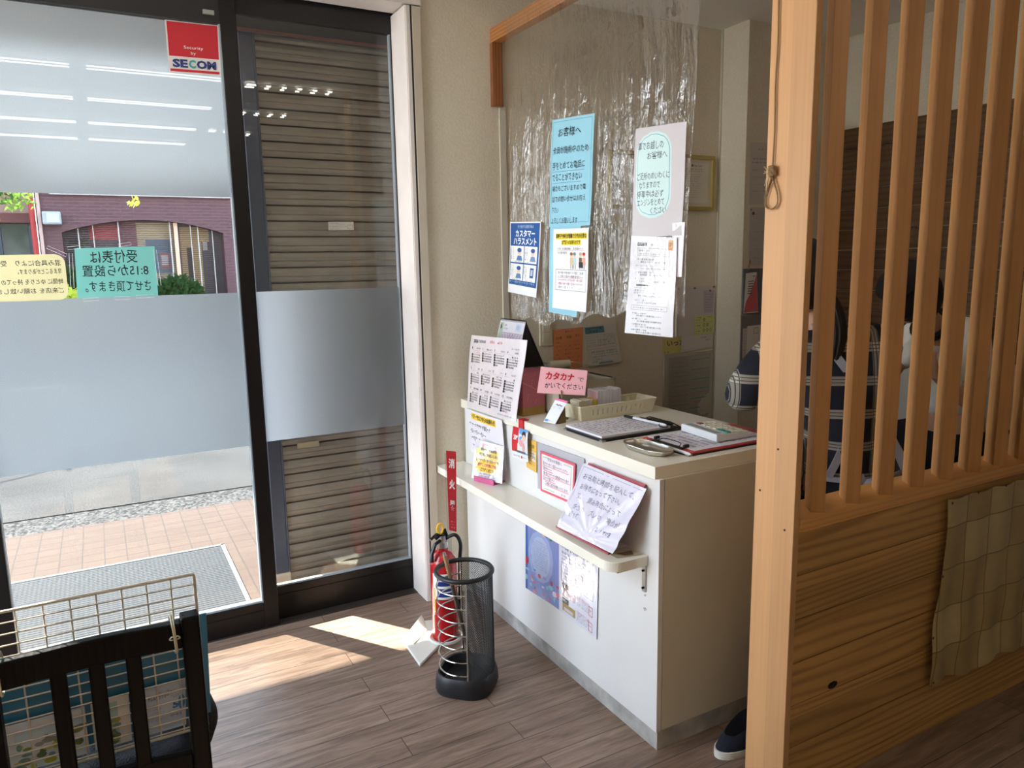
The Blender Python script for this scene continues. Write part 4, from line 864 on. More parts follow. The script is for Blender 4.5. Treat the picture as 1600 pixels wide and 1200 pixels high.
def strip(a, b, w_, yy=0.1135):
    s = MB(); a = Vector((a[0], yy, a[1])); b = Vector((b[0], yy, b[1])); d = (b - a).normalized(); n = Vector((-d.z, 0, d.x)) * w_ / 2
    s.tube([a + n, b + n, b - n, a - n], 0.0006, 5, closed=True)
    o = s.build('tape_strip', mat('tape_edge', (226, 232, 232), 0.3), t)
for a, b in (((-1.44, 1.567), (-1.40, 1.572)), ((-1.28, 1.576), (-1.24, 1.583)), ((-1.41, 1.386), (-1.36, 1.388)), ((-1.31, 1.388), (-1.26, 1.388)), ((-1.24, 1.391), (-1.18, 1.393)), ((-1.432, 1.55), (-1.438, 1.43)), ((-1.163, 1.56), (-1.158, 1.43)), ((-1.50, 1.572), (-1.445, 1.543))): strip(a, b, 0.010)
# ============================================================ ON THE COUNTER
# year calendar in a clear sleeve
s = Sheet((0.024, -0.081, 1.187), (0.026, -0.545, 1.203), (-0.007, -0.513, 0.888), (-0.008, -0.078, 0.880), 42, 29.7, (232, 222, 224), 1, lambda u, v: 0.006 * sin(u * 3.1) + 0.003 * sin(v * 5 + u * 4) - 0.012 * max(0, u - 0.9) * 10 * 0.3, nu=20, nv=14)
s.text('2026', 3.2, 7.6, 1.5, 1.4, (60, 60, 66), 0.02); s.text('CALENDAR', 8.2, 14.2, 1.6, 1.1, (60, 60, 66)); s.text('お休み', 17.5, 21.2, 1.3, 1.3, (206, 70, 70)); s.rect(23.4, 1.9, 0.7, 0.6, (206, 70, 70)); s.text('のみ', 24.4, 26.8, 1.4, 1.2, (206, 70, 70)); s.scrib(33.5, 39, 3.4, 0.7, (80, 80, 84), fill=1)
MN = ('JANUARY', 'FEBRUARY', 'MARCH', 'APRIL', 'MAY', 'JUNE', 'JULY', 'AUGUST', 'SEPTEMBER', 'OCTOBER', 'NOVEMBER', 'DECEMBER')
ST = (4, 0, 0, 3, 5, 1, 3, 6, 2, 4, 0, 2); DY = (31, 28, 31, 30, 31, 30, 31, 31, 30, 31, 30, 31)
for mth in range(12):
    cx, cy = 2.6 + (mth % 4) * 9.4, 4.6 + (mth // 4) * 8.2
    s.text(str(mth + 1), cx, cx + (0.5 if mth < 9 else 1.1), cy, 0.9, (70, 70, 74)); s.text(MN[mth], cx + 7.6 - len(MN[mth]) * 0.52, cx + 7.6, cy + 0.2, 0.7, (90, 90, 94))
    s.rect(cx, cy + 1.35, 7.8, 0.06, (120, 120, 124))
    for d in range(1, DY[mth] + 1):
        q = ST[mth] + d - 1; cc, rr = q % 7, q // 7; x = cx + cc * 1.1; yy = cy + 1.9 + rr * 0.95
        hol = (mth == 0 and d < 4) or (mth == 11 and d > 29)
        s.text(str(d), x + (0.1 if d < 10 else -0.1), x + (0.5 if d < 10 else 0.75), yy, 0.62, (206, 60, 60) if hol else ((40, 40, 44) if cc else (60, 60, 66)), 0.02)
        if cc == 0 and not hol: s.rect(x - 0.2, yy - 0.12, 1.05, 0.86, (60, 60, 64), 2)
s.scrib(29, 39.5, 28.3, 0.5, (110, 110, 114), fill=1)
s.build('year_calendar', 'twelve-month calendar in a clear sleeve standing at the wall end of the counter', 'calendar', smooth=True)
# desk calendar
t = thing('desk_calendar', 'black-backed spiral desk calendar standing behind the year calendar', 'calendar', (0.15, -0.28, 1.073))
zt = 1.258
s = Sheet((0.118, -0.175, zt), (0.118, -0.385, zt), (0.070, -0.385, 1.073), (0.070, -0.175, 1.073), 21, 18.5, (214, 210, 216), 2)
s.rect(0.5, 1.4, 3.2, 17, (172, 186, 164)); s.text('6', 1.4, 2.8, 1.8, 2.2, (30, 40, 36), 0.04); s.text('JUN', 4.6, 6.6, 2.0, 0.9, (70, 70, 80)); s.scrib(4.6, 8.8, 3.4, 0.7, (80, 80, 90)); s.rect(14, 1.2, 4.6, 3.2, (196, 200, 216)); s.disc(16.2, 2.8, 1.6, 1.0, (176, 182, 206)); s.rect(3.8, 5.3, 17, 0.12, (80, 70, 90)); s.rect(3.8, 5.5, 16.6, 12, (206, 190, 206))
for k in range(9):
    for sg in (1, -1):
        xa = 3.9 + k * 2.2; xb = xa + sg * 6; 
        if 3.6 <= min(xa, xb) and max(xa, xb) <= 20.6: s.poly([(xa, 5.6), (xa + 0.22, 5.6), (xb + 0.22, 17.4), (xb, 17.4)], (96, 84, 110), 3 + (sg > 0))
s.build('pages', parent=t)
mb = MB(); mb.grid(lambda u, v: (0.119 + v * 0.085 - 0.012 * sin(v * pi), -0.175 - 0.21 * u, zt - v * 0.185), 2, 8, 0.002); mb.grid(lambda u, v: (0.124 - v * 0.046, -0.176 - 0.208 * u, zt - 0.003 - v * 0.18), 2, 2, 0.002)
mb.add([(0.121, -0.383, zt - 0.002), (0.078, -0.383, 1.073), (0.204, -0.383, 1.073)], [(0, 1, 2)])
mb.build('stand', mat('black_card', (20, 20, 23), 0.6), t)
mb = MB()
for k in range(24): mb.tube([(0.119 + 0.005 * cos(a), -0.181 - k * 0.0087, zt - 0.003 + 0.006 * sin(a)) for a in [2 * pi * j / 8 for j in range(8)]], 0.0009, 4, closed=True)
mb.build('spiral_wire', BLACKM, t)
# patterned box
t = thing('patterned_box', 'rose-pink patterned box with a kraft base behind the year calendar', 'box', (0.08, -0.36, H))
mb = MB(); ya, yb = -0.4985, -0.22
mb.prism([(0.036, -0.495), (0.146, -0.478), (0.146, -0.18), (0.036, -0.18)], 0.933, 1.072)
mb.build('box_body', mat('rose_paper', (190, 106, 122), 0.6, var=0.06, vscale=40), t)
mb = MB(); mb.prism([(0.036, -0.4955), (0.146, -0.4785), (0.146, -0.18), (0.036, -0.18)], H + 0.0, 0.933); mb.build('kraft_base', mat('kraft', (168, 132, 72), 0.7), t)
s = Sheet((0.036, -0.4965, 1.071), (0.146, -0.4797, 1.071), (0.146, -0.4797, 0.934), (0.036, -0.4965, 0.934), 11, 13.8, (190, 106, 122), th=0.0005)
for k in range(16):
    x, y = (1.2 + (k * 3.7) % 9.4), (0.9 + (k * 2.63) % 12.2)
    for a in range(3): s.poly([(x + 0.45 * cos(a * 1.05), y + 0.45 * sin(a * 1.05)), (x + 0.06 * cos(a * 1.05 + 1.6), y + 0.06 * sin(a * 1.05 + 1.6)), (x - 0.45 * cos(a * 1.05), y - 0.45 * sin(a * 1.05)), (x - 0.06 * cos(a * 1.05 + 1.6), y - 0.06 * sin(a * 1.05 + 1.6))], (222, 160, 164), 2)
s.poly([(0, 3.6), (11, 9.4), (11, 9.6), (0, 3.85)], (222, 150, 156), 3)
s.build('patterned_face', parent=t)
# long grey organiser
t = thing('storage_box', 'long beige-grey open plastic box along the back of the counter', 'box', (0.3, -0.3, H))
mb = MB(); x0, x1, y0, y1, zt2 = 0.155, 0.42, -0.572, -0.025, 1.03
for b in ((x0, x1, y0, y1, H, H + 0.004), (x0, x0 + 0.003, y0, y1, H, zt2), (x1 - 0.003, x1, y0, y1, H, zt2), (x0, x1, y0, y0 + 0.003, H, zt2), (x0, x1, y1 - 0.003, y1, H, zt2), (x0 - 0.003, x0 + 0.003, y0 - 0.003, y1, zt2 - 0.004, zt2), (x1 - 0.003, x1 + 0.003, y0 - 0.003, y1, zt2 - 0.004, zt2), (x0, x1, y0 - 0.003, y0 + 0.003, zt2 - 0.004, zt2), (0.28, 0.283, y0, y1, H, zt2 - 0.03)): mb.box(*b)
mb.build('box_shell', mat('greige_plastic', (186, 178, 156), 0.35), t)
o = MB().tube([(0.34, -0.20, 1.045), (0.435, -0.215, 1.045)], 0.0175, 20).build('paper_roll', mat('till_paper', (226, 222, 204), 0.6), smooth=True); tag(o, 'small white paper roll lying on top of the beige-grey box', 'paper roll')
mb = MB(); mb.grid(lambda u, v: (0.436 + 0.055 * u, -0.20 - 0.028 * v - 0.01 * u, 1.052 + 0.008 * sin(u * 3) - 0.02 * u), 6, 3, 0.0005); mb.build('loose_end', mat('till_paper'), o)
o = MB().tube([(0.21, -0.10, 1.036), (0.32, -0.14, 1.036)], 0.005, 8).build('marker_pen', mat('blue_black', (50, 56, 76), 0.3)); tag(o, 'dark marker pen lying across the beige-grey box', 'pen')
# basket
t = thing('plastic_basket', 'cream slotted plastic basket holding card packs on the counter', 'basket', (0.34, -0.65, H))
mb = MB(); bx0, bx1, by0, by1 = 0.176, 0.510, -0.690, -0.582
zr = 0.955
def wall_(p0, p1, q0, q1, slots):
    """p = bottom, q = top corners"""
    p0, p1, q0, q1 = map(Vector, (p0, p1, q0, q1)); n = ((p1 - p0).cross(q0 - p0)).normalized() * 0.002
    def pt(u, v): return (p0.lerp(p1, u)).lerp(q0.lerp(q1, u), v)
    us = [0]; 
    for k in range(slots): c = 0.16 + 0.70 * k / max(1, slots - 1); us += [c - 0.006, c + 0.006]
    us += [1]
    for i in range(len(us) - 1):
        rows = ((0, 0.3), (0.75, 1)) if i % 2 else ((0, 1),)
        for a, b in rows:
            c4 = [pt(us[i], a), pt(us[i + 1], a), pt(us[i + 1], b), pt(us[i], b)]
            mb.add(c4 + [v + n for v in c4], [(0, 1, 2, 3), (7, 6, 5, 4), (0, 4, 5, 1), (1, 5, 6, 2), (2, 6, 7, 3), (3, 7, 4, 0)])
e = 0.012
B4 = [(bx0, by0, H + 0.003), (bx1, by0, H + 0.003), (bx1, by1, H + 0.003), (bx0, by1, H + 0.003)]; T4 = [(bx0 - e, by0 - e, zr), (bx1 + e, by0 - e, zr), (bx1 + e, by1, zr), (bx0 - e, by1, zr)]
for i, sl in ((0, 12), (1, 4), (2, 12), (3, 4)): wall_(B4[i], B4[(i + 1) % 4], T4[i], T4[(i + 1) % 4], sl)
mb.box(bx0, bx1, by0, by1, H, H + 0.004)
mb.build('basket_body', mat('cream_plastic', (226, 218, 190), 0.4), t)
mb = MB(); mb.tube([Vector(v) for v in T4], 0.0035, 6, closed=True); mb.build('rim', mat('cream_plastic'), t)
PK = mat('white_card_edges', (212, 208, 214), 0.7, var=0.22, vscale=420, stretch=(1, 0.02, 0.02))
t2 = thing('card_pack', 'tall pack of white cards standing in the cream basket', 'card pack', (0.33, -0.62, 0.905), 'card packs in the basket')
mb = MB()
rng = random.Random(11)
for k in range(34): mb.box(0.268 + k * 0.0032, 0.2705 + k * 0.0032, -0.668, -0.60, 0.906, 1.002 + rng.uniform(-0.003, 0.004))
mb.build('cards', PK, t2); MB().box(0.266, 0.268, -0.668, -0.60, 0.906, 0.998).build('front_card', mat('pinkish_card', (206, 170, 176), 0.6), t2)
for k, (lab, x0_, w_2, col) in enumerate((('low block of cream cards at the left inside the basket', 0.180, 0.06, (206, 196, 172)), ('low block of yellow-edged cards inside the basket beside the white pack', 0.242, 0.022, (214, 190, 96)))):
    mb = MB(); n = int(w_2 / 0.004)
    for j in range(n): mb.box(x0_ + j * 0.004, x0_ + j * 0.004 + 0.0034, -0.672, -0.61, 0.906, 0.972 + rng.uniform(-0.002, 0.002))
    tag(mb.build('card_pack', mat('card_%d' % k, col, 0.7)), lab, 'card pack', 'card packs in the basket')
o = MB().ball((0.402, -0.64, 0.925), 0.019).build('tape_ball', mat('blue_glassy', (110, 130, 156), 0.2, coat=0.5), smooth=True); tag(o, 'small round blue item in the basket right of the white card pack', 'trinket')
o = MB().lathe([(0.001, 0.906), (0.012, 0.906), (0.012, 0.945), (0.009, 0.95), (0.009, 0.958), (0.001, 0.958)], (0.44, -0.625, 0), 16).build('glue_bottle', mat('cream_bottle', (220, 214, 186), 0.4), smooth=True); tag(o, 'small cream bottle standing in the basket at the right', 'bottle')
# pink sign on clip
t = thing('card_sign', 'pink handwritten card held by a wire clip in front of the basket', 'sign', (0.134, -0.625, H))
s = Sheet((0.075, -0.569, 1.101), (0.2207, -0.6667, 1.0856), (0.2079, -0.6681, 0.9919), (0.0575, -0.5679, 1.0022), 18.5, 9.8, (246, 184, 190), 0)
RD = (196, 24, 44)
s.text('カタカナ', 2.4, 13.6, 1.6, 2.9, RD, 0.035); s.text('で', 15.0, 17.4, 3.0, 1.5, (40, 40, 60)); s.text('かいてください', 2.6, 17.4, 5.6, 2.1, (40, 40, 60), jit=0.08)
s.build('card', parent=t)
mb = MB(); mb.tube([(0.1342, -0.6228, 0.905), (0.1342, -0.6228, 1.008)], 0.0016, 6); mb.tube([(0.1335, -0.620, 0.985), (0.1335, -0.620, 1.012)], 0.0022, 6); mb.box(0.128, 0.156, -0.634, -0.606, H, H + 0.008); mb.build('clip_stand', mat('olive_block', (126, 104, 62), 0.5), t)
# payment card
t = thing('payment_card', 'small leaning white payment card with a pink top edge on the counter', 'card stand', (0.07, -0.66, H))
s = Sheet((0.0956, -0.6431, 0.9899), (0.1146, -0.6923, 0.9834), (0.0640, -0.684, 0.9015), (0.0450, -0.633, 0.9045), 5.4, 10.8, (232, 234, 240), 2)
s.rect(0, 0, 5.4, 0.9, (232, 110, 160)); s.text('PayPay', 1.6, 4.4, 2.2, 0.9, (50, 50, 66), 0.02); s.scrib(0.8, 4.6, 3.7, 0.3, (150, 110, 130)); s.rect(0.2, 9.4, 1.5, 1.0, (60, 140, 200)); s.scrib(2.0, 4.8, 9.6, 0.6, (60, 130, 190), fill=1)
s.build('card', parent=t)
mb = MB(); mb.add([(0.062, -0.636, 0.9), (0.078, -0.683, 0.9), (0.118, -0.675, 0.9), (0.100, -0.632, 0.9), (0.100, -0.645, 0.962), (0.112, -0.678, 0.962)], [(3, 2, 1, 0), (0, 1, 5, 4), (2, 3, 4, 5), (1, 2, 5), (3, 0, 4)]); mb.build('stand', mat('olive_block'), t)
# clipboards
def flatsheet(x0, x1, y0, y1, z, W, Hh, col, **k):
    # read from the near left: TL is far-left, TR is far-right
    return Sheet((x0, y1, z), (x1, y1, z), (x1, y0, z), (x0, y0, z), W, Hh, col, **k)
t = thing('clipboard', 'black clipboard with a thick pad of forms lying in the middle of the counter', 'clipboard', (0.22, -0.88, H), 'clipboards on the counter')
mb = MB(); mb.box(0.046, 0.398, -1.002, -0.768, H, H + 0.004); mb.build('board', mat('black_board', (22, 22, 25), 0.35), t, bevel=0.0015)
mb = MB(); mb.box(0.05, 0.392, -0.998, -0.772, H + 0.0045, H + 0.008); mb.build('second_board', mat('black_board'), t, bevel=0.001)
MB().box(0.058, 0.352, -0.985, -0.768, H + 0.0085, H + 0.0145).build('paper_stack', mat('paper_white', (232, 230, 236), 0.7), t)
for x, y in ((0.046, -1.002), (0.046, -0.786)): MB().box(x - 0.001, x + 0.016, y - 0.001, y + 0.016, H, H + 0.0055).build('metal_corner', STEEL, t, bevel=0.001)
s = flatsheet(0.056, 0.352, -0.986, -0.766, H + 0.0155, 29.6, 22, (236, 232, 238), bend=lambda u, v: 0.004 * max(0, 0.25 - u) ** 1 * 0.5)
for k in range(14):
    x = 1.8 + k * 1.9; s.rect(x, 1, 0.05, 20, (150, 146, 154), 2); [s.mb.add([s.P(x + 0.35 + a, y + b, 0.0012) for a, b in ((0, 0), (0.7, 0), (0.7, 0.35), (0, 0.35))], [(0, 1, 2, 3)], s.mi((96, 92, 104))) for y in [1.4 + 0.62 * q for q in range(30)] if rng.random() < 0.62 for a, b in ((0, 0),)]
s.build('form_sheet', parent=t)
mb = MB(); mb.box(0.372, 0.396, -0.95, -0.83, H + 0.008, H + 0.014); mb.tube([(0.362, -0.94, H + 0.018), (0.378, -0.94, H + 0.021), (0.378, -0.84, H + 0.021), (0.362, -0.84, H + 0.018)], 0.002, 6); mb.build('clip', BLACKM, t, bevel=0.001)
o = MB().tube([(0.300, -0.792, 0.9235), (0.303, -0.805, 0.9235)], 0.0052, 12).tube([(0.303, -0.805, 0.9235), (0.3065, -0.835, 0.9235)], 0.0056, 12, 0).tube([(0.3065, -0.835, 0.9235), (0.3245, -0.985, 0.9235), (0.3255, -0.995, 0.9235)], [0.0046, 0.0046, 0.002], 12, 1).build('ballpoint_pen', [BLACKM, mat('pen_white', (226, 228, 236), 0.25)], smooth=True)
tag(o, 'white pen with a black cap end tied to the black clipboard', 'pen', 'pens on the clipboards')
mb = MB(); cord = [(0.322, -0.962, 0.926), (0.312, -0.975, 0.918), (0.318, -1.0, 0.9175), (0.335, -0.99, 0.919), (0.345, -0.965, 0.922), (0.36, -0.955, 0.925), (0.372, -0.965, 0.924), (0.365, -0.985, 0.92), (0.35, -0.975, 0.924), (0.36, -0.955, 0.927), (0.385, -0.96, 0.918), (0.4, -0.985, 0.906), (0.385, -0.985, 0.912), (0.375, -0.97, 0.922)]
mb.tube(smooth_pts(cord), 0.0016, 6); mb.build('pen_cord', BLACKM, t)
# red clipboard
t = thing('clipboard', 'red clipboard with forms at the near end of the counter under the calculator', 'clipboard', (0.36, -1.17, H), 'clipboards on the counter')
MB().box(0.158, 0.575, -1.292, -1.046, H, H + 0.004).build('board', mat('black_board'), t, bevel=0.0015)
MB().box(0.180, 0.575, -1.288, -1.046, H + 0.0042, H + 0.0095).build('red_cover', mat('red_cover', (190, 62, 60), 0.4), t, bevel=0.001)
s = flatsheet(0.196, 0.53, -1.279, -1.052, H + 0.0115, 33, 23, (234, 230, 238), th=0.0012)
for k in range(11): s.rect(2 + k * 2.6, 1, 0.05, 21, (150, 146, 154), 2); [s.mb.add([s.P(2.4 + k * 2.6 + a, y, 0.001) for a, y in ((0, q), (1.4, q), (1.4, q + 0.3), (0, q + 0.3))], [(0, 1, 2, 3)], s.mi((110, 104, 116))) for q in [1.3 + 0.7 * j for j in range(28)] if rng.random() < 0.7]
s.build('form_sheet', parent=t)
mb = MB(); mb.box(0.162, 0.192, -1.24, -1.10, H + 0.0095, H + 0.013)
mb.tube(smooth_pts([(0.185, -1.12, 0.915), (0.200, -1.13, 0.920), (0.205, -1.17, 0.921), (0.200, -1.21, 0.920), (0.185, -1.22, 0.915)]), 0.0016, 6)
for y in (-1.10, -1.24): mb.tube([(0.186, y, 0.918), (0.205, y, 0.918)], 0.0055, 10)
mb.build('clip', BLACKM, t, bevel=0.0008)
MB().box(0.157, 0.174, -1.293, -1.276, H, H + 0.0055).build('metal_corner', STEEL, t, bevel=0.001)
o = MB().tube([(0.1535, -1.100, 0.9125), (0.1545, -1.118, 0.9125)], 0.0056, 12).tube([(0.1545, -1.118, 0.9125), (0.1565, -1.14, 0.9125)], 0.0058, 12, 0).tube([(0.1565, -1.14, 0.9125), (0.165, -1.285, 0.9075), (0.1655, -1.295, 0.907)], [0.0048, 0.0048, 0.002], 12, 1).build('ballpoint_pen', [BLACKM, mat('pen_white')], smooth=True)
tag(o, 'white pen with a black cap lying between the silver tray and the red clipboard', 'pen', 'pens on the clipboards')
# calculator
t = thing('calculator', 'pale desk calculator lying on the forms of the red clipboard', 'calculator', (0.42, -1.14, 0.913))
z0 = 0.9135
def cal(u, v, h):  # u along x, v along -y
    a, b, c, d = Vector((0.338, -1.055, 0)), Vector((0.505, -1.035, 0)), Vector((0.478, -1.245, 0)), Vector((0.318, -1.245, 0))
    p = a.lerp(b, u).lerp(d.lerp(c, u), v); return (p.x, p.y, z0 + h)
mb = MB(); th = lambda u: 0.026 - 0.014 * u
vs = [cal(u, v, 0) for u, v in ((0, 0), (1, 0), (1, 1), (0, 1))] + [cal(0, 0, th(0)), cal(1, 0, th(1)), cal(1, 1, th(1)), cal(0, 1, th(0))]
mb.add(vs, [(0, 1, 2, 3), (7, 6, 5, 4), (4, 5, 1, 0), (5, 6, 2, 1), (6, 7, 3, 2), (7, 4, 0, 3)]); mb.build('body', mat('calc_body', (224, 226, 228), 0.3), t, bevel=0.003)
mb = MB(); mb.add([cal(u, v, th(u) + 0.0012) for u, v in ((0.03, 0.08), (0.22, 0.08), (0.22, 0.92), (0.03, 0.92))], [(3, 2, 1, 0)]); mb.build('display', mat('calc_lcd', (176, 188, 196), 0.1), t)
GN = mat('key_green', (40, 140, 128), 0.4); KW = mat('key_cream', (232, 226, 206), 0.4)
for i in range(4):
    for j in range(6):
        u = 0.36 + i * 0.16; v = 0.1 + j * 0.145; m = GN if (i == 0 and j > 3) else (mat('key_red', (150, 60, 76), 0.4) if (i == 0 and j == 0) else KW)
        b0 = [cal(a, b, th(a) + 0.0005) for a, b in ((u, v), (u + 0.115, v), (u + 0.115, v + 0.10), (u, v + 0.10))]; b1 = [Vector(p) + Vector((0, 0, 0.0035)) for p in b0]
        mb = MB(); mb.add(b0 + b1, [(7, 6, 5, 4), (4, 5, 1, 0), (5, 6, 2, 1), (6, 7, 3, 2), (7, 4, 0, 3)]); mb.build('key', m, t)
s = Sheet((0.43, -0.985, 0.9155), (0.545, -1.0, 0.9155), (0.50, -1.10, 0.9150), (0.36, -1.06, 0.9150), 12, 10, (222, 214, 222)); s.box(1, 1, 10, 7, (150, 140, 150), 0.15)
s.build('paper_slip', 'loose white slip under the far side of the calculator', 'paper')
# coin tray
t = thing('coin_tray', 'shallow oval silver coin tray at the near front corner of the counter', 'tray', (0.105, -1.165, H))
def tr(r_, z): return [(0.104 + 0.048 * r_ * max(-1, min(1, 1.12 * cos(a))), -1.168 + 0.097 * r_ * max(-1, min(1, 1.08 * sin(a))), z) for a in [2 * pi * k / 48 for k in range(48)]]
mb = MB(); rings = [tr(0.75, 0.9008), tr(0.9, 0.904), tr(1.0, 0.917), tr(0.965, 0.917), tr(0.87, 0.9065), tr(0.74, 0.9035), tr(0.02, 0.9032)]
vs = [p for r_ in rings for p in r_]; mb.add(vs, [(i * 48 + k, i * 48 + (k + 1) % 48, (i + 1) * 48 + (k + 1) % 48, (i + 1) * 48 + k) for i in range(6) for k in range(48)] + [tuple(range(47, -1, -1))])
mb.build('dish', mat('brushed_silver', (206, 202, 192), 0.28, 1.0), t, smooth=True)
mb = MB(); mb.tube([(p[0], p[1], 0.9172) for p in tr(0.985, 0)], 0.0016, 6, closed=True); mb.build('rim', mat('bright_rim', (226, 224, 220), 0.2, 1.0), t, smooth=True)

# ============================================================ ON THE LEDGE AND THE COUNTER FRONT
Xf = 0.0085
s = Sheet((-0.010, -0.075, 0.872), (-0.008, -0.408, 0.876), (-0.001, -0.425, 0.672), (-0.003, -0.105, 0.685), 33, 21, (228, 224, 230), 2, lambda u, v: 0.004 * sin(u * 3) + 0.002)
s.rect(5.6, 1.1, 22, 3.0, (244, 204, 70)); s.text('ヘアーサロンからのお知らせ', 6.2, 27.0, 1.3, 2.4, (40, 34, 30), 0.03)
for k in range(4): s.disc(3.2 + k * 0.3, 6.4 + k * 3.4, 0.3, 0.4, (40, 36, 40), 3); s.scrib(4 + k * 0.3, (24, 20, 13, 17)[k], 5.4 + k * 3.4, 2.0, (40, 36, 44), fill=1)
s.build('paper_notice', 'white sheet with a yellow title strip taped under the year calendar', 'notice', smooth=True)
t = thing('notice_holder', 'laminated yellow notice in a pink stand on the wall end of the ledge', 'sign holder', (-0.05, -0.34, 0.616))
s = Sheet((-0.0446, -0.2419, 0.7712), (-0.0145, -0.425, 0.7728), (-0.034, -0.4474, 0.6297), (-0.0861, -0.2756, 0.620), 20.6, 15.4, (226, 222, 232), 1, lambda u, v: 0.002 * sin(u * 5 + v * 3))
YG = (240, 200, 70)
s.rect(5.5, 1.0, 10, 2.3, (236, 150, 160)); s.scrib(6, 15, 0.8, 0.9, (240, 240, 250)); s.rect(1.6, 3.0, 16, 3.9, (238, 212, 110)); s.rect(1.8, 7.2, 17.4, 4.0, YG); s.rect(3, 11.0, 16, 1.4, YG)
s.text('混み合う時間帯は', 4.6, 15.8, 2.6, 1.3, (70, 66, 80), 0.03, 4); s.text('お名前だけお願いします', 4.0, 17.0, 4.5, 1.4, (70, 66, 80), 0.03)
s.scrib(2.0, 18.6, 6.9, 1.3, (90, 84, 90), fill=1); s.text('（希望した時間に来店）', 3.0, 16.4, 8.7, 1.4, (196, 70, 80), 0.03); s.text('ご了承ください', 5.4, 14.4, 10.6, 1.4, (70, 60, 50), 0.03)
s.scrib(4, 15.6, 12.6, 0.7, (70, 70, 80), fill=1); s.scrib(3.6, 8, 13.5, 0.7, (190, 50, 60), fill=1); s.scrib(8.4, 16, 13.5, 0.7, (70, 70, 80), fill=1); s.scrib(3.8, 15.4, 14.4, 0.6, (70, 70, 80), fill=1)
s.build('laminated_notice', parent=t, smooth=True)
PKM = mat('pink_acrylic', (206, 92, 142), 0.25, coat=0.5)
mb = MB()
D = Vector((0.045, -0.13, 0)).normalized(); Nn = Vector((-0.9456, -0.3271, 0)); c0 = Vector((-0.082, -0.305, 0.6165))
M = Matrix(((D.x, -Nn.x, 0, c0.x), (D.y, -Nn.y, 0, c0.y), (0, 0, 1, c0.z), (0, 0, 0, 1)))
mb.obox(M @ Matrix.Translation((0.055, 0.028, 0.0015)), 0.11, 0.075, 0.003); mb.obox(M @ Matrix.Translation((0.055, -0.010, 0.011)), 0.11, 0.002, 0.022)
mb.obox(M @ Matrix.Translation((0.055, 0.030, 0.05)) @ Matrix.Rotation(radians(-16), 4, 'X'), 0.09, 0.002, 0.1)
mb.build('stand', PKM, t)
# flyer hanging from the worktop edge
t = thing('hanging_flyer', 'small red and blue flyer folded over the counter edge', 'flyer', (-0.005, -0.55, 0.745))
s = Sheet((-0.006, -0.492, 0.868), (-0.009, -0.612, 0.873), (-0.014, -0.615, 0.753), (-0.012, -0.487, 0.744), 12, 12.4, (224, 226, 232), 2, lambda u, v: 0.003 * sin(v * 4))
s.rect(0, 0, 5.0, 9.6, (200, 30, 40)); s.poly([(5, 0), (12, 0), (12, 9.8), (4.4, 9.8), (6, 5)], (96, 160, 212), 2)
s.text('20%', 1.4, 4.8, 3.0, 2.0, (236, 236, 236), 0.05, 3); s.disc(9.2, 2.2, 1.5, 1.4, (40, 36, 40), 3); s.disc(9.3, 3.4, 1.2, 1.3, (232, 196, 170), 4); s.disc(7.4, 5.6, 1.5, 1.4, (236, 160, 160), 4); s.disc(9.2, 7.2, 1.0, 1.8, (222, 170, 160), 4); s.poly([(4.6, 6), (6.6, 6), (6.2, 9.4), (4.2, 9.4)], (226, 226, 220), 3); s.rect(2.4, 8.8, 8, 0.7, (90, 84, 60), 4)
s.rect(0, 9.8, 12, 2.6, (232, 232, 236), 2); s.scrib(1, 6.4, 10.8, 0.7, (60, 60, 70), fill=1); s.disc(7.4, 11.2, 0.6, 0.6, (206, 40, 40), 3); s.scrib(8.2, 11.4, 10.9, 0.6, (60, 60, 70), fill=1)
s.build('sheet', parent=t)
mb = MB(); mb.box(-0.0065, -0.003, -0.57, -0.535, 0.862, 0.903); mb.box(-0.0065, 0.02, -0.57, -0.535, 0.901, 0.904); mb.build('tab', mat('red_tab', (200, 30, 40), 0.5), t)
s = Sheet((0.0045, -0.572, 0.835), (0.0045, -0.652, 0.837), (0.0045, -0.645, 0.716), (0.0045, -0.572, 0.722), 8, 12, (224, 180, 84))
s.scrib(2, 7, 1.8, 1.2, (110, 80, 40), fill=1); s.rect(3, 4.5, 4.4, 3.6, (226, 214, 190)); s.text('アプリ', 3.2, 7.0, 6.0, 1.3, (90, 76, 60), 0.02); s.scrib(3.4, 7, 4.8, 0.9, (90, 76, 60), 4, 1); s.scrib(1, 7.6, 9.2, 0.7, (190, 90, 50), fill=1)
s.build('paper_notice', 'small yellow flyer on the counter front right of the red and blue one', 'notice')
t = thing('framed_notice', 'pink-bordered handwritten notice on a grey board leaning on the counter front', 'notice', (0.0, -0.81, 0.655))
mb = MB(); mb.grid(lambda u, v: (0.004, -0.655 - 0.305 * u, 0.836 - 0.176 * v + 0.006 * u - (0.004 * u * v)), 2, 2, -0.004); mb.build('backing_board', mat('grey_board', (178, 178, 184), 0.35), t)
s = Sheet((-0.003, -0.688, 0.812), (-0.003, -0.918, 0.815), (-0.003, -0.905, 0.668), (-0.003, -0.688, 0.660), 23, 15.2, (222, 88, 108), 2)
s.rect(1.0, 0.9, 21, 13.4, (236, 226, 232)); s.rect(2.0, 1.6, 4, 0.25, (150, 200, 120), 3); s.rect(1.7, 1.6, 0.25, 4, (150, 200, 120), 3); s.rect(16, 1.6, 5, 0.25, (150, 200, 120), 3); s.rect(20.6, 1.6, 0.25, 9, (150, 200, 120), 3); s.rect(2.2, 13.4, 8, 0.25, (150, 200, 120), 3)
s.text('先生のお客様へ', 5.2, 14.8, 1.4, 1.3, (60, 50, 60)); 
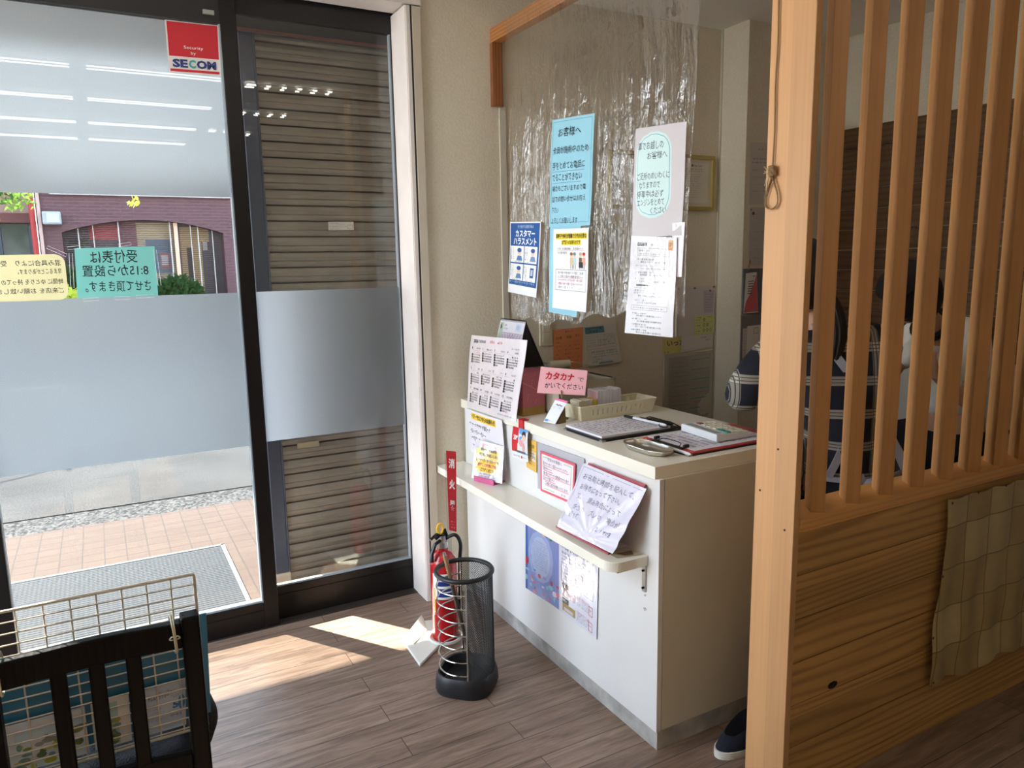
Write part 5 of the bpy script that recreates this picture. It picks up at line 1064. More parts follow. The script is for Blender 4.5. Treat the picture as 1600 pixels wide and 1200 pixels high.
for k in range(4): s.scrib(2.4, (19.6, 9, 20.4, 11)[k], 3.4 + k * 1.8, 1.2, (90, 60, 74), fill=1); s.rect(2.4, 4.75 + k * 1.8, (17, 6.4, 18, 8.4)[k], 0.2, (232, 96, 110), 3)
s.text('ご迷惑ご協力お願いいたします。', 3.4, 19.4, 10.6, 1.2, (80, 56, 70)); s.rect(3.4, 12.0, 16, 0.2, (232, 96, 110), 3); s.scrib(15, 19.4, 13.0, 0.8, (90, 60, 74))
s.build('notice_sheet', parent=t)
# big menu folder
t = thing('menu_folder', 'large dusty-red folder in a shiny clear sleeve leaning at the near end of the ledge', 'folder', (-0.05, -1.1, 0.616))
s = Sheet((-0.004, -0.995, 0.838), (-0.002, -1.285, 0.838), (-0.086, -1.222, 0.620), (-0.090, -0.945, 0.620), 29, 23.6, (176, 76, 84), 2, lambda u, v: -0.002, th=0.006)
s.build('cover', parent=t)
s = Sheet((0.0025 - 0.012, -0.984, 0.8335), (0.004 - 0.014, -1.300, 0.8300), (-0.098, -1.256, 0.6330), (-0.103, -0.962, 0.6270), 31, 22.5, (216, 210, 224), 1, lambda u, v: 0.005 * sin(u * 2.6 + 1) + 0.0018 * sin(14 * math.atan2(v - 0.95, u - 0.55)), nu=50, nv=40)
for q, a, b, y in (('お名前と時間を記入して、', 3.0, 28.4, 2.6), ('お待ちになって下さい。', 3.6, 24, 6.0), ('又、　混み具合によって', 3.6, 26.0, 9.4), ('多少の　ズレの　場合が', 4.0, 28.2, 13.0), ('あります。', 3.4, 9.0, 15.8)): s.text(q, a, b, y, 2.0, (116, 110, 134), 0.0, jit=0.1)
s.scrib(19, 28, 17.0, 1.6, (110, 104, 130), fill=0.9)
s.rect(1, 0.9, 29, 0.12, (120, 110, 130)); s.rect(0.9, 1, 0.12, 20.5, (120, 110, 130))
s.build('sleeved_page', parent=t, smooth=True)
mb = MB(); mb.tube([(-0.094, -0.94, 0.6195), (-0.088, -1.225, 0.6195)], 0.0035, 8); mb.build('spine_edge', mat('dusty_red', (170, 70, 78), 0.4), t)
s = Sheet((0.0, -1.2, 0.618), (0.0, -1.275, 0.618), (-0.085, -1.26, 0.618), (-0.085, -1.2, 0.618), 8, 8, (190, 176, 150), 2); s.poly([(4, 1), (7.4, 2.4), (7, 5), (4, 6.4)], (110, 84, 62)); s.build('small_card', 'brown and beige card lying flat behind the leaning folder on the ledge', 'card')
# two posters below the ledge
s = Sheet((0.0055, -0.560, 0.572), (0.0055, -0.803, 0.580), (0.0055, -0.795, 0.235), (0.0055, -0.553, 0.228), 24, 34, (136, 150, 200), 1, lambda u, v: 0.002 * sin(u * 5 + v), nu=12, nv=12)
s.rect(0, 0, 24, 8, (206, 204, 216), 1); s.rect(0, 0, 1.6, 34, (60, 104, 176), 2); s.disc(11, 18, 8.6, 10, (166, 178, 216), 2); s.disc(11, 18, 6.6, 8, (186, 196, 224), 3); [s.scrib(5.6, 16, 12 + k * 0.95, 0.6, (150, 158, 190), 4, 0.9) for k in range(12)]
s.rect(12.5, 7.6, 1.4, 1.5, (230, 190, 60), 4); s.disc(15.4, 8.4, 0.7, 0.7, (50, 80, 170), 4); s.disc(18, 8.8, 1.0, 0.9, (60, 130, 80), 4)
rng = random.Random(4)
for k in range(26):
    x, y = rng.uniform(0.5, 23), rng.uniform(24, 33); s.disc(x, y, rng.uniform(0.5, 1.8), rng.uniform(0.4, 1.2), rng.choice([(150, 196, 210), (226, 130, 140), (116, 150, 206), (170, 150, 206), (220, 226, 232), (196, 90, 110)]), 5 + k % 3, 9)
s.poly([(0.2, 21), (1.6, 20.6), (2.6, 22), (1.4, 24), (0.2, 23.6)], (206, 60, 74), 6)
s.build('poster', 'blue watery poster taped on the counter front below the ledge', 'poster', smooth=True)
s = Sheet((0.0050, -0.803, 0.580), (0.0050, -1.040, 0.577), (0.0050, -1.031, 0.229), (0.0050, -0.795, 0.235), 23.6, 34.5, (226, 224, 234), 1, lambda u, v: 0.0015 * sin(u * 4 + v * 2 + 1), nu=12, nv=12)
s.scrib(1.4, 22.4, 8.4, 1.2, (40, 40, 46), fill=1); [s.scrib(2, (18, 21, 16)[k], 10.6 + k * 1.3, 0.8, (90, 90, 100), fill=1) for k in range(3)]
s.box(1.6, 14.8, 19.6, 7.4, (90, 90, 100), 0.15); [s.scrib(3.4, 18.5 - (k % 2) * 3, 15.6 + k * 1.25, 0.7, (100, 100, 110), fill=0.95) for k in range(5)]
for y0_, c in ((22.6, (190, 160, 176)), (28.2, (176, 150, 90))):
    s.rect(2.2, y0_, 4, 2.0, (40, 38, 44), 3); s.scrib(2.6, 6, y0_ + 0.4, 1.2, (226, 226, 230), 4, 1); s.rect(2.4, y0_ + 2.0, 8, 3.0, c, 2); s.rect(3.4, y0_ + 3.4, 5.6, 1.3, (214, 200, 196), 3)
    [s.scrib(11.4, 19.6, y0_ + 1.4 + k * 0.62, 0.45, (196, 80, 84) if k < 2 else (130, 126, 140), fill=0.95) for k in range(6)]; s.box(18.6, y0_ + 2.0, 2.4, 3.4, (206, 70, 76), 0.2); s.scrib(18.9, 20.8, y0_ + 3.2, 0.5, (206, 70, 76), fill=1)
s.build('poster', 'white printed information sheet on the counter front beside the blue poster', 'poster', smooth=True)

# ============================================================ ON THE FLOOR
# extinguisher on its stand
t = thing('extinguisher_stand', 'marbled white floor plate with a clear post carrying a red vertical sign', 'stand', (-0.3, -0.36, 0))
MARB = mat('marbled_white', (222, 220, 206), 0.35, var=0.08, vscale=14)
cx, cy = -0.268, -0.375
mb = MB(); mb.prism([(-0.436, -0.516), (-0.170, -0.300), (-0.170, -0.235), (-0.285, -0.200), (-0.425, -0.300)], 0.0, 0.012)
mb.build('base_plate', MARB, t, bevel=0.003)
mb = MB()
def fin(u, v):
    # raised curled wing on the window side: from the left corner to the far corner
    a = Vector((-0.430, -0.310, 0.012)).lerp(Vector((-0.305, -0.225, 0.012)), u); h = 0.05 * (u ** 1.3) * (1.0 if u < 0.92 else (1 - (u - 0.92) * 6))
    inner = Vector((-0.395, -0.370, 0.012)).lerp(Vector((-0.31, -0.29, 0.012)), u)
    return a.lerp(inner, v * 0.9) + Vector((0, 0, h * (1 - v) ** 1.3))
mb.grid(fin, 14, 8, 0.004); mb.build('raised_wing', MARB, t, smooth=True)
mb = MB(); mb.lathe([(0.066, 0.012), (0.066, 0.022), (0.060, 0.022), (0.060, 0.012)], (cx, cy, 0), 32); mb.build('round_rim', MARB, t, smooth=True)
mb = MB(); mb.box(-0.196, -0.178, -0.262, -0.256, 0.012, 0.735); mb.build('post', _M['clear_acrylic'], t, bevel=0.001)
s = Sheet((-0.193, -0.268, 0.748), (-0.150, -0.270, 0.738), (-0.158, -0.268, 0.398), (-0.190, -0.268, 0.412), 4.2, 33, (196, 28, 40), 2, th=0.002)
for k, ch in enumerate('消火器'): s.text(ch, 0.8, 3.5, 3.0 + k * 8.6, 4.0, (240, 234, 232), 0.035)
s.scrib(1.0, 3.4, 28.8, 0.5, (236, 200, 200)); s.scrib(1.0, 3.4, 30.0, 0.5, (236, 200, 200)); s.scrib(1.0, 3.4, 31.2, 0.5, (236, 200, 200))
s.build('red_sign', parent=t)
t = thing('fire_extinguisher', 'red fire extinguisher with a yellow safety ring behind the umbrella stand', 'fire extinguisher', (cx, cy, 0.0125))
mb = MB(); R_ = 0.052
mb.lathe([(0.001, 0.016), (0.047, 0.0135), (R_, 0.02), (R_, 0.33), (0.048, 0.352), (0.036, 0.372), (0.022, 0.382), (0.02, 0.395), (0.001, 0.395)], (cx, cy, 0), 40)
mb.build('cylinder', RED, t, smooth=True)
mb = MB(); mb.lathe([(0.021, 0.392), (0.021, 0.415), (0.014, 0.42), (0.014, 0.44), (0.001, 0.44)], (cx, cy, 0), 18); mb.build('valve', STEEL, t, smooth=True)
mb = MB(); d = Vector((-0.75, -0.3, 0)).normalized(); c3 = Vector((cx, cy, 0))
mb.tube([c3 + Vector((0.012, 0.005, 0.44)), c3 + d * 0.035 + Vector((0, 0, 0.452)), c3 + d * 0.065 + Vector((0, 0, 0.44))], [0.008, 0.007, 0.005], 8); mb.tube([c3 + Vector((0.0, 0.0, 0.425)), c3 + d * 0.04 + Vector((0, 0, 0.415)), c3 + d * 0.06 + Vector((0, 0, 0.38)), c3 + d * 0.062 + Vector((0, 0, 0.35))], [0.007, 0.007, 0.008, 0.009], 8); mb.tube([c3 + Vector((-0.03, 0, 0.43)), c3 + Vector((0.015, 0.0, 0.46)), c3 + Vector((0.02, 0.0, 0.43))], 0.007, 8); mb.build('lever', BLACKM, t, smooth=True)
mb = MB(); mb.tube([c3 + Vector((-0.012, -0.008, 0.472)) + Vector((0.012 * cos(a), 0, 0.02 * sin(a))) for a in [2 * pi * k / 18 for k in range(18)]], 0.0045, 8, closed=True); mb.build('safety_ring', mat('yellow_ring', (244, 186, 24), 0.35), t, smooth=True)
mb = MB(); mb.tube(smooth_pts([c3 + Vector((0.01, 0.005, 0.42)), c3 + Vector((0.045, -0.02, 0.44)), c3 + Vector((0.068, -0.02, 0.40)), c3 + Vector((0.066, -0.015, 0.33)), c3 + Vector((0.064, -0.012, 0.2)), c3 + Vector((0.062, -0.01, 0.12))]), 0.0075, 10); mb.build('hose', BLACKP, t, smooth=True)
mb = MB(); Rl = R_ + 0.0006
mb.lathe([(Rl, 0.195), (Rl, 0.300)], (cx, cy, 0), 24, 0, None, radians(195), radians(285)); mb.lathe([(Rl + 0.0004, 0.205), (Rl + 0.0004, 0.24)], (cx, cy, 0), 16, 1, None, radians(218), radians(284)); mb.lathe([(Rl + 0.0004, 0.25), (Rl + 0.0004, 0.292)], (cx, cy, 0), 16, 1, None, radians(218), radians(284)); mb.lathe([(Rl + 0.0004, 0.02), (Rl + 0.0004, 0.128)], (cx, cy, 0), 16, 2, None, radians(196), radians(285)); mb.lathe([(Rl + 0.0006, 0.27), (Rl + 0.0006, 0.275)], (cx, cy, 0), 16, 0, None, radians(224), radians(280)); mb.lathe([(Rl + 0.0006, 0.222), (Rl + 0.0006, 0.227)], (cx, cy, 0), 16, 0, None, radians(224), radians(280))
mb.lathe([(Rl + 0.0005, 0.14), (Rl + 0.0005, 0.24)], (cx, cy, 0), 6, 3, None, radians(199), radians(206))
mb.build('label', [mat('label_white', (228, 222, 214), 0.3), mat('label_blue', (34, 52, 122), 0.3), mat('label_red', (176, 22, 26), 0.25), mat('label_yellow', (226, 180, 60), 0.3)], t, smooth=True)
# umbrella stand
ux, uy, uh, ur = -0.330, -0.706, 0.43, 0.098
t = thing('umbrella_stand', 'round umbrella stand, half black mesh and half silver rings, on a black foot', 'umbrella stand', (ux, uy, 0))
mb = MB()
def foot(z, r_, k=8): return [(ux + r_ * (1 + 0.06 * cos(4 * a)) * cos(a), uy + r_ * (1 + 0.06 * cos(4 * a)) * sin(a), z) for a in [2 * pi * j / 64 + 0.25 for j in range(64)]]
rg = [foot(0, 0.108), foot(0.012, 0.112), foot(0.045, 0.109), foot(0.06, 0.106), foot(0.068, 0.101), foot(0.066, 0.094), foot(0.03, 0.084), foot(0.02, 0.02)]
mb.add([p for q in rg for p in q], [(i * 64 + k, i * 64 + (k + 1) % 64, (i + 1) * 64 + (k + 1) % 64, (i + 1) * 64 + k) for i in range(7) for k in range(64)] + [tuple(range(63, -1, -1)), tuple(range(7 * 64, 8 * 64))])
mb.build('foot', BLACKP, t, smooth=True)
mb = MB(); mb.tube([(ux + ur * cos(a), uy + ur * sin(a), uh) for a in [2 * pi * k / 48 for k in range(48)]], 0.0085, 10, closed=True); mb.build('top_rim', BLACKP, t, smooth=True)
af = math.atan2(CAM.y - uy, CAM.x - ux) + 0.03   # towards the viewer's side of the room
a_back = af + pi + 0.1
mb = MB()
for a in (af, a_back): MB().tube([(ux + ur * cos(a), uy + ur * sin(a), 0.04), (ux + ur * cos(a), uy + ur * sin(a), uh)], 0.0032, 8).build('upright_wire', CHROME, t, smooth=True)
for k in range(7):
    z = 0.085 + k * 0.049; n = 24; mb = MB()
    a0, a1 = af, a_back - 2 * pi
    mb.tube([(ux + ur * cos(a0 + (a1 - a0) * j / n), uy + ur * sin(a0 + (a1 - a0) * j / n), z) for j in range(n + 1)], 0.0026, 8); mb.build('half_ring', CHROME, t, smooth=True)
mb = MB(); a0, a1 = af + 0.03, a_back - 0.03; n = 44; dz = 0.365; m_ = 40
for k in range(-m_, n):
    for sg in (1, -1):
        pts = []
        for j in range(m_ + 1):
            q = k + j if sg > 0 else (n - k - j)
            if 0 <= q <= n:
                a = a0 + (a1 - a0) * q / n; pts.append(Vector((ux + (ur - 0.001 * sg) * cos(a), uy + (ur - 0.001 * sg) * sin(a), 0.06 + dz * j / m_)))
        if len(pts) > 1: mb.tube(pts, 0.0009, 4, cap=False)
mb.build('mesh_wall', BLACKM, t)
# stick inside
t = thing('long_stick', 'dark tapered stick with a ribbed tan handle leaning in the umbrella stand', 'stick', (ux, uy, 0.03))
a_, b_ = Vector((-0.405, -0.715, 0.505)), Vector((-0.30, -0.70, 0.034)); ax = (b_ - a_)
mb = MB(); n = 22; pts = [a_.lerp(b_, 0.24 * k / n) for k in range(n + 1)]; mb.tube(pts, [0.0085 if k % 2 else 0.0068 for k in range(n + 1)], 12); mb.build('ribbed_handle', mat('tan_rib', (156, 120, 84), 0.6), t, smooth=True)
mb = MB(); mb.tube([a_.lerp(b_, 0.24), a_.lerp(b_, 0.5), b_], [0.007, 0.008, 0.004], 10); mb.build('shaft', mat('dark_shaft', (70, 58, 48), 0.5), t, smooth=True)
mb = MB(); mb.tube([a_ + Vector((0.0, 0, -0.002)), a_ + Vector((-0.003, 0, 0.012))], [0.007, 0.004], 10); mb.build('cap', STEEL, t, smooth=True)

# ============================================================ CHAIR, GRID PANEL, LEAFLETS (near left)
DKW = _M['black_stained_wood']
t = thing('wooden_chair', 'black-stained wooden chair with slatted back at the lower left', 'chair', (-1.43, -1.3, 0))
cyb = -1.462
mb = MB(); mb.box(-1.283, -1.250, cyb - 0.012, cyb + 0.026, 0.0, 0.826); mb.build('back_post', DKW, t, bevel=0.004)
mb = MB(); mb.box(-1.616, -1.583, cyb - 0.012, cyb + 0.026, 0.0, 0.826); mb.build('back_post', DKW, t, bevel=0.004)
mb = MB()
def rail(z0, z1, y0=0.0):
    n = 14; P_ = []
    for i in range(n + 1):
        u = i / n; x = -1.583 + 0.30 * u; yb_ = cyb + 0.0 + 0.012 * sin(u * pi) + y0; zt_ = z1 + 0.002 * sin(u * pi); P_ += [(x, yb_, z0), (x, yb_ + 0.02, z0), (x, yb_ + 0.02, zt_), (x, yb_, zt_)]
    fs = []
    for i in range(n):
        o = i * 4; fs += [(o + 1, o, o + 4, o + 5), (o + 2, o + 1, o + 5, o + 6), (o + 3, o + 2, o + 6, o + 7), (o, o + 3, o + 7, o + 4)]
    return P_, fs + [(0, 1, 2, 3), (n * 4 + 3, n * 4 + 2, n * 4 + 1, n * 4)]
mb.add(*rail(0.760, 0.812)); mb.build('top_rail', DKW, t, bevel=0.003)
mb = MB(); mb.add(*rail(0.50, 0.535)); mb.build('lower_rail', DKW, t, bevel=0.003)
for x in (-1.507, -1.445, -1.383): MB().box(x, x + 0.027, cyb + 0.010, cyb + 0.024, 0.53, 0.765).build('slat', DKW, t, bevel=0.003)
MB().box(-1.625, -1.268, -1.45, -1.13, 0.415, 0.440).build('seat', DKW, t, bevel=0.006)
for x in (-1.61, -1.305): MB().box(x, x + 0.033, -1.17, -1.135, 0.0, 0.416).build('front_leg', DKW, t, bevel=0.003)
for x in (-1.295, -1.608): MB().box(x, x + 0.017, -1.44, -1.15, 0.2, 0.225).build('side_stretcher', DKW, t, bevel=0.002)
def cush(u, v):
    x = -1.61 + 0.335 * u; y = -1.36 + 0.22 * v; e = max(0, 1 - (2 * u - 1) ** 8) ** 0.5 * max(0, 1 - (2 * v - 1) ** 8) ** 0.5
    return (x, y, 0.441 + 0.045 * e + 0.004 * sin(u * 23) * sin(v * 17) * e)
mb = MB(); mb.grid(cush, 30, 24); mb.grid(lambda u, v: (cush(1 - u, v)[0], cush(1 - u, v)[1], 0.4412), 30, 24)
o = mb.build('seat_cushion', mat('navy_fleece', (15, 15, 20), 0.95, bump=0.8, bscale=240), smooth=True); tag(o, 'dark navy fleece cushion lying on the seat of the black chair', 'cushion')
mb = MB()
def roll_(u, v):
    a = 2 * pi * u; r_ = 0.030 * (1 + 0.12 * sin(3 * a + v * 4)) * max(0.02, 1 - (2 * v - 1) ** 6) ** 0.5
    return (-1.245 + r_ * 0.9 * cos(a), -1.33 + 0.16 * v, 0.500 + 0.056 * sin(a) * r_ / 0.030 + 0.0)
mb.grid(roll_, 24, 20)
o = mb.build('rolled_blanket', mat('charcoal_fleece', (34, 32, 36), 0.95, bump=0.9, bscale=260), smooth=True); tag(o, 'charcoal fleece roll bulging past the right post of the black chair', 'blanket')
# wire grid
t = thing('wire_grid_panel', 'cream wire grid panel tied behind the back of the black chair', 'grid panel', (-1.45, -1.40, 0.55))
WG = mat('cream_wire', (196, 186, 168), 0.4); gy = -1.40; x0, x1, z0, z1 = -1.93, -1.2475, 0.549, 0.883
mb = MB(); mb.tube(smooth_pts([(x1 - 0.004, gy, z1), (x0, gy, z1)], 2), 0.0032, 8); mb.tube([(x1, gy, z1 - 0.004), (x1, gy, z0)], 0.0032, 8); mb.tube([(x1, gy, z0), (x0, gy, z0)], 0.0032, 8); mb.tube([(x1, gy, z1 - 0.005), (x1 - 0.001, gy, z1 - 0.001), (x1 - 0.006, gy, z1)], 0.0032, 8)
mb.build('border_wire', WG, t, smooth=True)
for k in range(16):
    x = x1 - 0.0435 * (k + 1)
    if x > x0: MB().tube([(x, gy + 0.003, z0), (x, gy + 0.003, z1)], 0.0017, 6).build('upright_wire', WG, t, smooth=True)
for k in range(1, 16):
    z = z1 - 0.0218 * k
    if z > z0 + 0.005: MB().tube([(x0, gy, z), (x1, gy, z)], 0.0016, 6).build('cross_wire', WG, t, smooth=True)
TW = mat('pale_twine', (206, 200, 176), 0.8)
mb = MB(); x = -1.300; mb.tube(smooth_pts([(x, gy - 0.004, 0.80), (x, gy - 0.03, 0.822), (x + 0.001, cyb - 0.002, 0.816), (x + 0.003, cyb - 0.006, 0.788), (x + 0.004, cyb - 0.003, 0.757), (x + 0.003, gy - 0.03, 0.750), (x, gy - 0.004, 0.775)]), 0.0016, 6); mb.tube(smooth_pts([(x + 0.004, gy - 0.004, 0.80), (x + 0.005, gy - 0.03, 0.822), (x + 0.0045, cyb - 0.002, 0.816), (x + 0.006, cyb - 0.006, 0.788), (x + 0.007, cyb - 0.003, 0.757)]), 0.0014, 6)
for a in (-1, 1): mb.tube(smooth_pts([(x + 0.004, cyb - 0.006, 0.789), (x + 0.004 + a * 0.005, cyb - 0.009, 0.793), (x + 0.004 + a * 0.009, cyb - 0.008, 0.788), (x + 0.004 + a * 0.004, cyb - 0.008, 0.786)]), 0.0014, 5)
o = mb.build('twine_tie', TW, smooth=True); tag(o, 'cream twine bow at the right end of the chair top rail', 'string', 'twine ties on the chair')
mb = MB(); x = -1.578; mb.tube(smooth_pts([(x, gy - 0.004, 0.80), (x, gy - 0.03, 0.822), (x, cyb - 0.006, 0.815), (x - 0.001, cyb - 0.008, 0.785), (x, cyb - 0.004, 0.755), (x, gy - 0.03, 0.750)]), 0.0022, 6)
o = mb.build('twine_tie', TW, smooth=True); tag(o, 'cream twine loop at the left end of the chair top rail', 'string', 'twine ties on the chair')
# teal board and leaflets
s = Sheet((-1.66, -1.372, 0.782), (-1.228, -1.372, 0.782), (-1.236, -1.372, 0.56), (-1.66, -1.372, 0.56), 43, 22, (44, 122, 158), 2, th=0.003)
for q, x, y in (('シ', 10.5, 4.4), ('く', 18.2, 3.0), ('て', 24.5, 3.0), ('いち', 30.5, 3.2)): s.text(q, x, x + 1.7 * len(q), y, 1.9, (16, 30, 44))
s.build('sign_board', 'teal-blue board hanging behind the wire grid panel', 'board')
s = Sheet((-1.361, -1.382, 0.652), (-1.280, -1.382, 0.6545), (-1.286, -1.382, 0.553), (-1.360, -1.382, 0.553), 8.0, 10, (196, 206, 226), 2, th=0.002)
s.text('アレルゲンフリー', 0.9, 4.8, 1.9, 0.9, (40, 44, 60), 0.03); s.scrib(5.2, 7.4, 1.6, 0.5, (90, 110, 150)); s.scrib(2, 5.2, 1.2, 0.35, (110, 120, 150)); s.text('アレルケア', 5.2, 7.2, 2.6, 0.7, (60, 80, 130)); s.text('5', 5.4, 6.6, 4.0, 1.6, (40, 110, 190), 0.04); s.disc(7.2, 4.6, 0.7, 1.6, (60, 140, 206)); [s.scrib(1, 4, 3.8 + k * 0.8, 0.4, (150, 166, 200)) for k in range(5)]; s.scrib(5, 7.6, 6.8, 0.45, (40, 50, 90), fill=1)
s.build('leaflet', 'pale blue printed leaflet behind the right part of the wire grid', 'leaflet', 'leaflets in the wire grid')
s = Sheet((-1.66, -1.384, 0.652), (-1.462, -1.384, 0.652), (-1.462, -1.384, 0.553), (-1.66, -1.384, 0.553), 20, 10, (214, 222, 232), 2, th=0.002)
rng = random.Random(8)
for k in range(34): s.disc(rng.uniform(8, 19.5), rng.uniform(3.6, 9.6), rng.uniform(0.4, 1.4), rng.uniform(0.3, 0.8), rng.choice([(176, 176, 60), (110, 140, 80), (86, 116, 70), (200, 196, 110), (120, 160, 160), (150, 150, 150)]), 2 + k % 3, 9)
s.poly([(8, 2), (12, 1.4), (17, 2.4), (19.6, 1.2), (19.6, 3.6), (8, 3.8)], (190, 210, 226), 2)
s.build('leaflet', 'leaflet with a yellow and green meadow picture at the left of the wire grid', 'leaflet', 'leaflets in the wire grid')
s = Sheet((-1.452, -1.383, 0.652), (-1.385, -1.383, 0.655), (-1.387, -1.383, 0.553), (-1.452, -1.383, 0.553), 6.7, 10, (228, 226, 222), 2, th=0.002)
s.rect(0.4, 0.8, 4.2, 8.8, (170, 204, 200)); 
for k in range(22): s.disc(rng.uniform(0.7, 4.3), rng.uniform(4.4, 9.2), rng.uniform(0.3, 0.9), rng.uniform(0.3, 0.6), rng.choice([(140, 150, 60), (90, 120, 80), (170, 170, 90), (110, 140, 130)]), 2 + k % 3, 9)
s.build('leaflet', 'narrow leaflet with a teal and olive cover near the middle of the wire grid', 'leaflet', 'leaflets in the wire grid')

# ============================================================ CEILING LAMPS
def lampfix(x0, x1, y, label):
    t = thing('ceiling_lamp', label, 'ceiling lamp', ((x0 + x1) / 2, y, 2.62), 'tube lamps on the ceiling')
    MB().box(x0 - 0.01, x1 + 0.01, y - 0.07, y + 0.07, 2.59, 2.62).build('housing', mat('lamp_housing', (226, 226, 222), 0.4), t)
    for d in (-0.032, 0.032): MB().tube([(x0, y + d, 2.562), (x1, y + d, 2.562)], 0.0042, 10).build('tube', mat('lit_tube', (255, 250, 240), 0.5, emit=TUBE * 9), t)
for i, y in enumerate((-1.595, -2.463, -3.356, -4.16)):
    rw = ('row nearest the glass door', 'second row from the glass door', 'third row from the glass door', 'row farthest from the glass door')[i]
    lampfix(-2.25, -1.38, y, 'left twin-tube ceiling lamp, ' + rw)
    lampfix(-1.30, -0.56, y, 'right twin-tube ceiling lamp, ' + rw)
    if i < 3:  # added lit dashes stand in for tubes reflected between the lattice slats
        t = thing('added_dash_lamp', 'broken-up ceiling lamp added to reflect as ' + ('the topmost', 'the middle', 'the lowest')[i] + ' row of dashes in the right pane', 'ceiling lamp', (-0.15, y, 2.62), 'added lit dashes on the ceiling')
        x0 = -0.47; xs_ = [x0, x0 + 0.055] + [v for k in range(5) for v in (x0 + 0.115 + k * 0.093, x0 + 0.140 + k * 0.093)]
        for k in range(0, 12 - 2 * i, 2):
            for d in (-0.032, 0.032): MB().box(xs_[k], xs_[k + 1], y + d - 0.005, y + d + 0.005, 2.556, 2.564).build('lit_dash', mat('lit_tube'), t)
        MB().box(x0 - 0.01, 0.2, y - 0.07, y + 0.07, 2.575, 2.62).build('housing', mat('lamp_housing'), t)


t = thing('added_panel_lamp', 'flat ceiling lamp added out of view to brighten the people behind the lattice', 'ceiling lamp', (1.45, -1.45, 2.62))  # unseen lamp, added to brighten the people behind the slats
MB().box(1.15, 1.75, -1.56, -1.34, 2.59, 2.62).build('housing', mat('lamp_housing'), t)
MB().box(1.17, 1.73, -1.54, -1.36, 2.585, 2.59).build('diffuser', mat('lit_panel', (255, 246, 230), 0.5, emit=1.4), t)
# ============================================================ PEOPLE
def skin_body(name, nodes, edges, root, m, parent, sub=2):
    """one continuous tapered surface grown over a skeleton"""
    ids = list(nodes); me = bpy.data.meshes.new(name); me.from_pydata([nodes[i][0] for i in ids], [(ids.index(a), ids.index(b)) for a, b in edges], [])
    ob = bpy.data.objects.new(name, me); COL.objects.link(ob)
    sk = ob.modifiers.new('s', 'SKIN'); sk.use_smooth_shade = True
    for i, k in enumerate(ids):
        r = nodes[k][1]; v = me.skin_vertices[0].data[i]; v.radius = (r, r) if not isinstance(r, tuple) else r; v.use_root = (k == root)
    sb = ob.modifiers.new('b', 'SUBSURF'); sb.levels = sub; sb.render_levels = sub
    dg = bpy.context.evaluated_depsgraph_get(); m2 = bpy.data.meshes.new_from_object(ob.evaluated_get(dg)); bpy.data.objects.remove(ob)
    o = bpy.data.objects.new(name, m2); COL.objects.link(o); m2.materials.clear(); m2.materials.append(m)
    if parent: o.parent = parent; o.location = -WL[parent.name]
    WL[o.name] = Vector((0, 0, 0))
    return o
V = Vector
def hand(nodes, edges, wrist, d, n, side, s=1.0, pre='h', curl=0.5):
    """palm plus five separate fingers; d = pointing direction, n = palm normal"""
    d = d.normalized(); n = (n - d * n.dot(d)).normalized(); w_ = d.cross(n).normalized() * side
    pal = wrist + d * 0.045 * s; nodes[pre + 'p'] = (tuple(pal), (0.021 * s, 0.014 * s)); 
    for k in range(4):
        off = (k - 1.5) * 0.019 * s; L = (0.066, 0.078, 0.072, 0.056)[k] * s
        b = pal + d * 0.042 * s + w_ * off; m1 = b + d * L * 0.45 - n * L * 0.12 * curl; m2 = m1 + d * L * 0.3 - n * L * 0.35 * curl; tp = m2 + d * L * 0.15 - n * L * 0.3 * curl
        for j, (p, r) in enumerate(((b, 0.0088), (m1, 0.0082), (m2, 0.0075), (tp, 0.006))): nodes[f'{pre}{k}{j}'] = (tuple(p), r * s)
        edges += [(pre + 'p', f'{pre}{k}0')] + [(f'{pre}{k}{j}', f'{pre}{k}{j+1}') for j in range(3)]
    b = wrist + d * 0.02 * s + w_ * -0.022 * s; m1 = b + d * 0.03 * s + w_ * -0.022 * s; tp = m1 + d * 0.03 * s + w_ * -0.006 * s - n * 0.01
    for j, (p, r) in enumerate(((b, 0.0105), (m1, 0.0095), (tp, 0.007))): nodes[f'{pre}t{j}'] = (tuple(p), r * s)
    edges += [(pre + 'w', f'{pre}t0'), (f'{pre}t0', f'{pre}t1'), (f'{pre}t1', f'{pre}t2'), (pre + 'w', pre + 'p')]
def head(nodes, edges, neck, c, face, pre='H'):
    pass
def ellip(mb, c, r, R=None, mi=0, seg=24, rings=16, fn=None):
    vs = []
    for i in range(rings + 1):
        th = pi * i / rings
        for k in range(seg):
            a = 2 * pi * k / seg; p = V((sin(th) * cos(a), sin(th) * sin(a), cos(th)))
            q = V((p.x * r[0], p.y * r[1], p.z * r[2]))
            if fn: q = fn(p, q)
            vs.append(V(c) + ((R @ q) if R else q))
    mb.add(vs, [(i * seg + k, (i + 1) * seg + k, (i + 1) * seg + (k + 1) % seg, i * seg + (k + 1) % seg) for i in range(rings) for k in range(seg)], mi)
